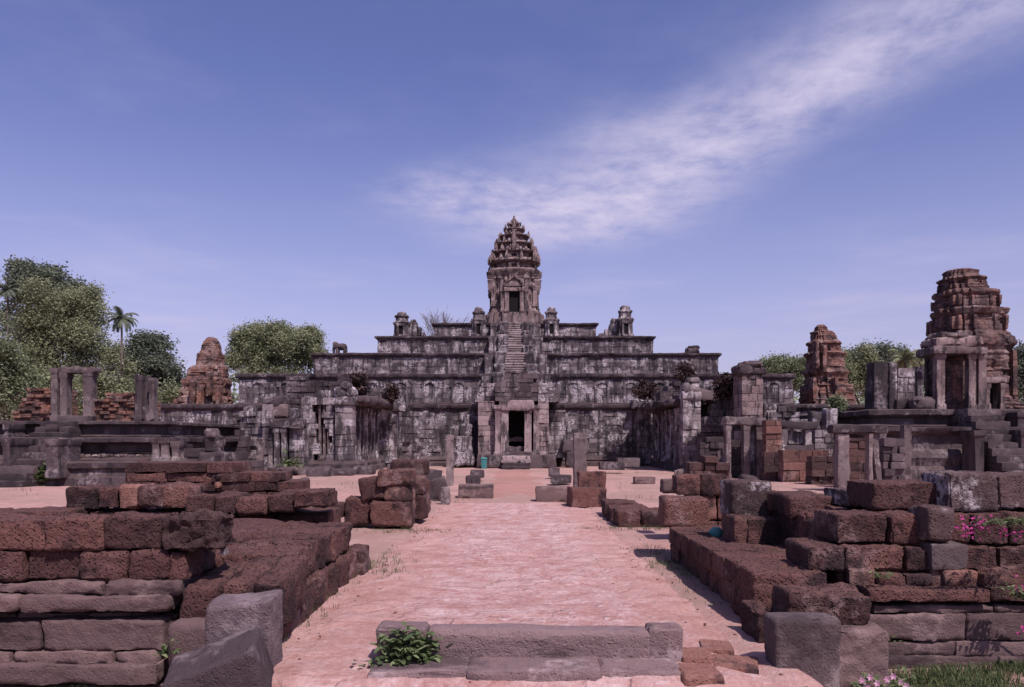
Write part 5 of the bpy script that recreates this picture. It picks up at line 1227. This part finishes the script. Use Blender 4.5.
tree('rounded dark tree between the slender palm and the orange brick tower', 'leaf_dark', [(150, 356, 28, 18, 0, 1), (168, 376, 16, 22, 0, .6), (138, 372, 26, 24, -1, .8), (158, 395, 22, 24, 0, .6), (146, 345, 16, 10, 0, .4)], 152, 106, 20, .30, .5, 110)
tree('dense dark green tree filling the left edge below the palm', 'leaf_mid', [(8, 372, 22, 34, 0, 1), (20, 398, 24, 22, 0, .7), (-12, 360, 20, 40, 0, .6)], 4, 84, 20, .26, .5, 110)
tree('low green tree behind the right brick mound at left', 'leaf_light', [(122, 392, 22, 22, 0, 1), (140, 404, 20, 16, 0, .6), (170, 404, 12, 18, 0, .4), (105, 400, 15, 16, 0, .5)], 124, 88, 18, .24, .5, 90)
tree('broad rounded green tree behind the left hall', 'leaf_light', [(278, 346, 40, 18, 0, 1.1), (252, 356, 20, 22, 0, .7), (306, 352, 18, 22, 1, .7), (280, 366, 44, 18, -1, .9), (246, 346, 14, 14, 0, .4), (292, 336, 22, 10, 0, .5), (274, 340, 26, 15, -1, .8), (284, 350, 30, 16, -2, .7)], 278, 112, 22, .26, .5, 150)
tree('green tree left of the red brick tower on the right', 'leaf_mid', [(786, 366, 22, 13, 0, 1), (770, 376, 18, 12, 0, .6), (800, 372, 20, 16, 0, .6)], 788, 128, 20, .32, .55, 100)
tree('bright bushy tree right of the red brick tower', 'leaf_light', [(862, 376, 20, 24, 0, 1), (848, 372, 14, 18, 0, .6), (880, 384, 20, 24, 0, .8)], 864, 108, 20, .26, .5, 110)
tree('dark tree behind the bright bushy one on the right', 'leaf_dark', [(872, 358, 16, 9, 0, .8), (888, 360, 18, 12, 0, .8), (852, 360, 12, 8, 0, .5), (905, 372, 22, 18, 0, .8)], 880, 135, 18, .36, .6, 90)
tree('dark tree at the right photo edge beside the big brick tower', 'leaf_dark', [(1022, 368, 14, 20, 0, 1), (1034, 390, 18, 26, 0, .8), (1040, 366, 16, 22, 0, .6)], 1030, 95, 20, .28, .5, 80)
def palm(px, py, Y, label, fl, nf=22, trunk_w=.17, lean=.6, leaf='leaf_dark', size=.16):
    top = Vector((wx(px, Y), Y, wz(py, Y))); base = Vector((wx(px, Y)-lean, Y, -.2))
    e = empty('palm_tree', tuple(base), label, 'palm tree')
    mb = MB(); pts = [base+(top-base)*t+Vector((lean*.5*math.sin(t*3.1), 0, 0)) for t in [i/10 for i in range(11)]]
    mb.tube(pts, [trunk_w*(1.15-.35*i/10) for i in range(11)], 8); mb.build('trunk', 'bark', e)
    for k in range(nf):
        a = k*2.4+RND.uniform(-.2, .2); el = RND.uniform(-.5, 1.15); d = Vector((math.cos(a), math.sin(a), 0)); L = fl*RND.uniform(.8, 1.1)
        mb = MB(False); prev = None; rib = []
        for i in range(9):
            t = i/8; ang = el-1.5*t*t
            rib.append((rib[-1]+(d*math.cos(ang)+Vector((0, 0, math.sin(ang))))*L/8) if rib else top.copy())
        mb.tube(rib, [.035-.03*i/8 for i in range(9)], 4)
        sd = Vector((-d.y, d.x, 0))
        for i in range(1, 33):
            t = i/33*8; j = min(7, int(t)); p = rib[j]+(rib[j+1]-rib[j])*(t-j); fwd = (rib[j+1]-rib[j]).normalized()
            ll = L*.24*math.sin(math.pi*(.12+.85*i/33))+.1
            for s_ in (-1, 1):
                tip = p+(sd*s_*.8+fwd*.55+Vector((0, 0, -.45))).normalized()*ll; wv = fwd*size*.35
                mb.add([tuple(p-wv), tuple(p+wv), tuple(tip)], [(0, 1, 2)], RND.random())
        mb.build('frond', leaf, e)
tree('low pale green tree seen through the tall doorframe', 'leaf_light', [(72, 395, 26, 24, 0, 1), (48, 402, 18, 18, 0, .6)], 74, 86, 18, .24, .5, 90)
palm(121.5, 318, 88, 'slender tall palm standing free between the trees on the left', 2.1, 26, .13, .4)
palm(8, 290, 94, 'tall palm at the left photo edge with drooping old fronds', 2.0, 26, .13, -.3)
palm(905, 359, 90, 'short feathery palm left of the big right brick tower', 2.6, 18, .2, .2, 'leaf_light', .2)
palm(921, 357, 92, 'second short palm tucked against the side of the big right brick tower', 2.4, 16, .2, .1, 'leaf_light', .2)
# bare tree beyond the top terrace
Y = 150; e = empty('bare_tree', (wx(443, Y), Y, 0), 'leafless twiggy tree top showing above the upper terrace left of the tower', 'tree')
mb = MB(); base = Vector((wx(443, Y), Y, -.2)); fork = Vector((wx(443, Y), Y, 17)); mb.tube([base, fork], [.5, .25], 7)
for _ in range(46):
    t = Vector((wx(443+RND.gauss(0, 12), Y), Y+RND.gauss(0, 2), wz(RND.uniform(311, 330), Y))); m = fork+(t-fork)*.5+Vector((RND.gauss(0, .4), 0, .3))
    mb.tube([fork, m, t], [.09, .05, .025], 4)
    for _ in range(5): mb.tube([m+(t-m)*RND.uniform(.2, .9), t+Vector((RND.gauss(0, .9), RND.gauss(0, .9), RND.gauss(0, .6)))], [.03, .015], 3)
mb.build('branches', 'bark', e)
# far wood closing the horizon
mb = MB(False)
for k in range(3000):
    a = RND.uniform(-1.2, 1.2); D = RND.uniform(185, 215); c0 = Vector((math.sin(a)*D, math.cos(a)*D, RND.uniform(0, 1)**1.3*(17+5*noise.noise((a*9, 0, 0))))); tn = RND.random()
    for _ in range(16):
        u = Vector((RND.gauss(0, 1), RND.gauss(0, 1), RND.gauss(0, .5))).normalized(); mb.quad(c0+Vector((RND.gauss(0, 1.2), RND.gauss(0, 1.2), RND.gauss(0, .9))), u*.7, u.orthogonal().normalized()*.7, min(1, max(0, tn+RND.uniform(-.2, .2))))
o = mb.build('woods', 'leaf_mid'); o['kind'] = 'stuff'; o['label'] = 'far wood closing the horizon beyond the temple'
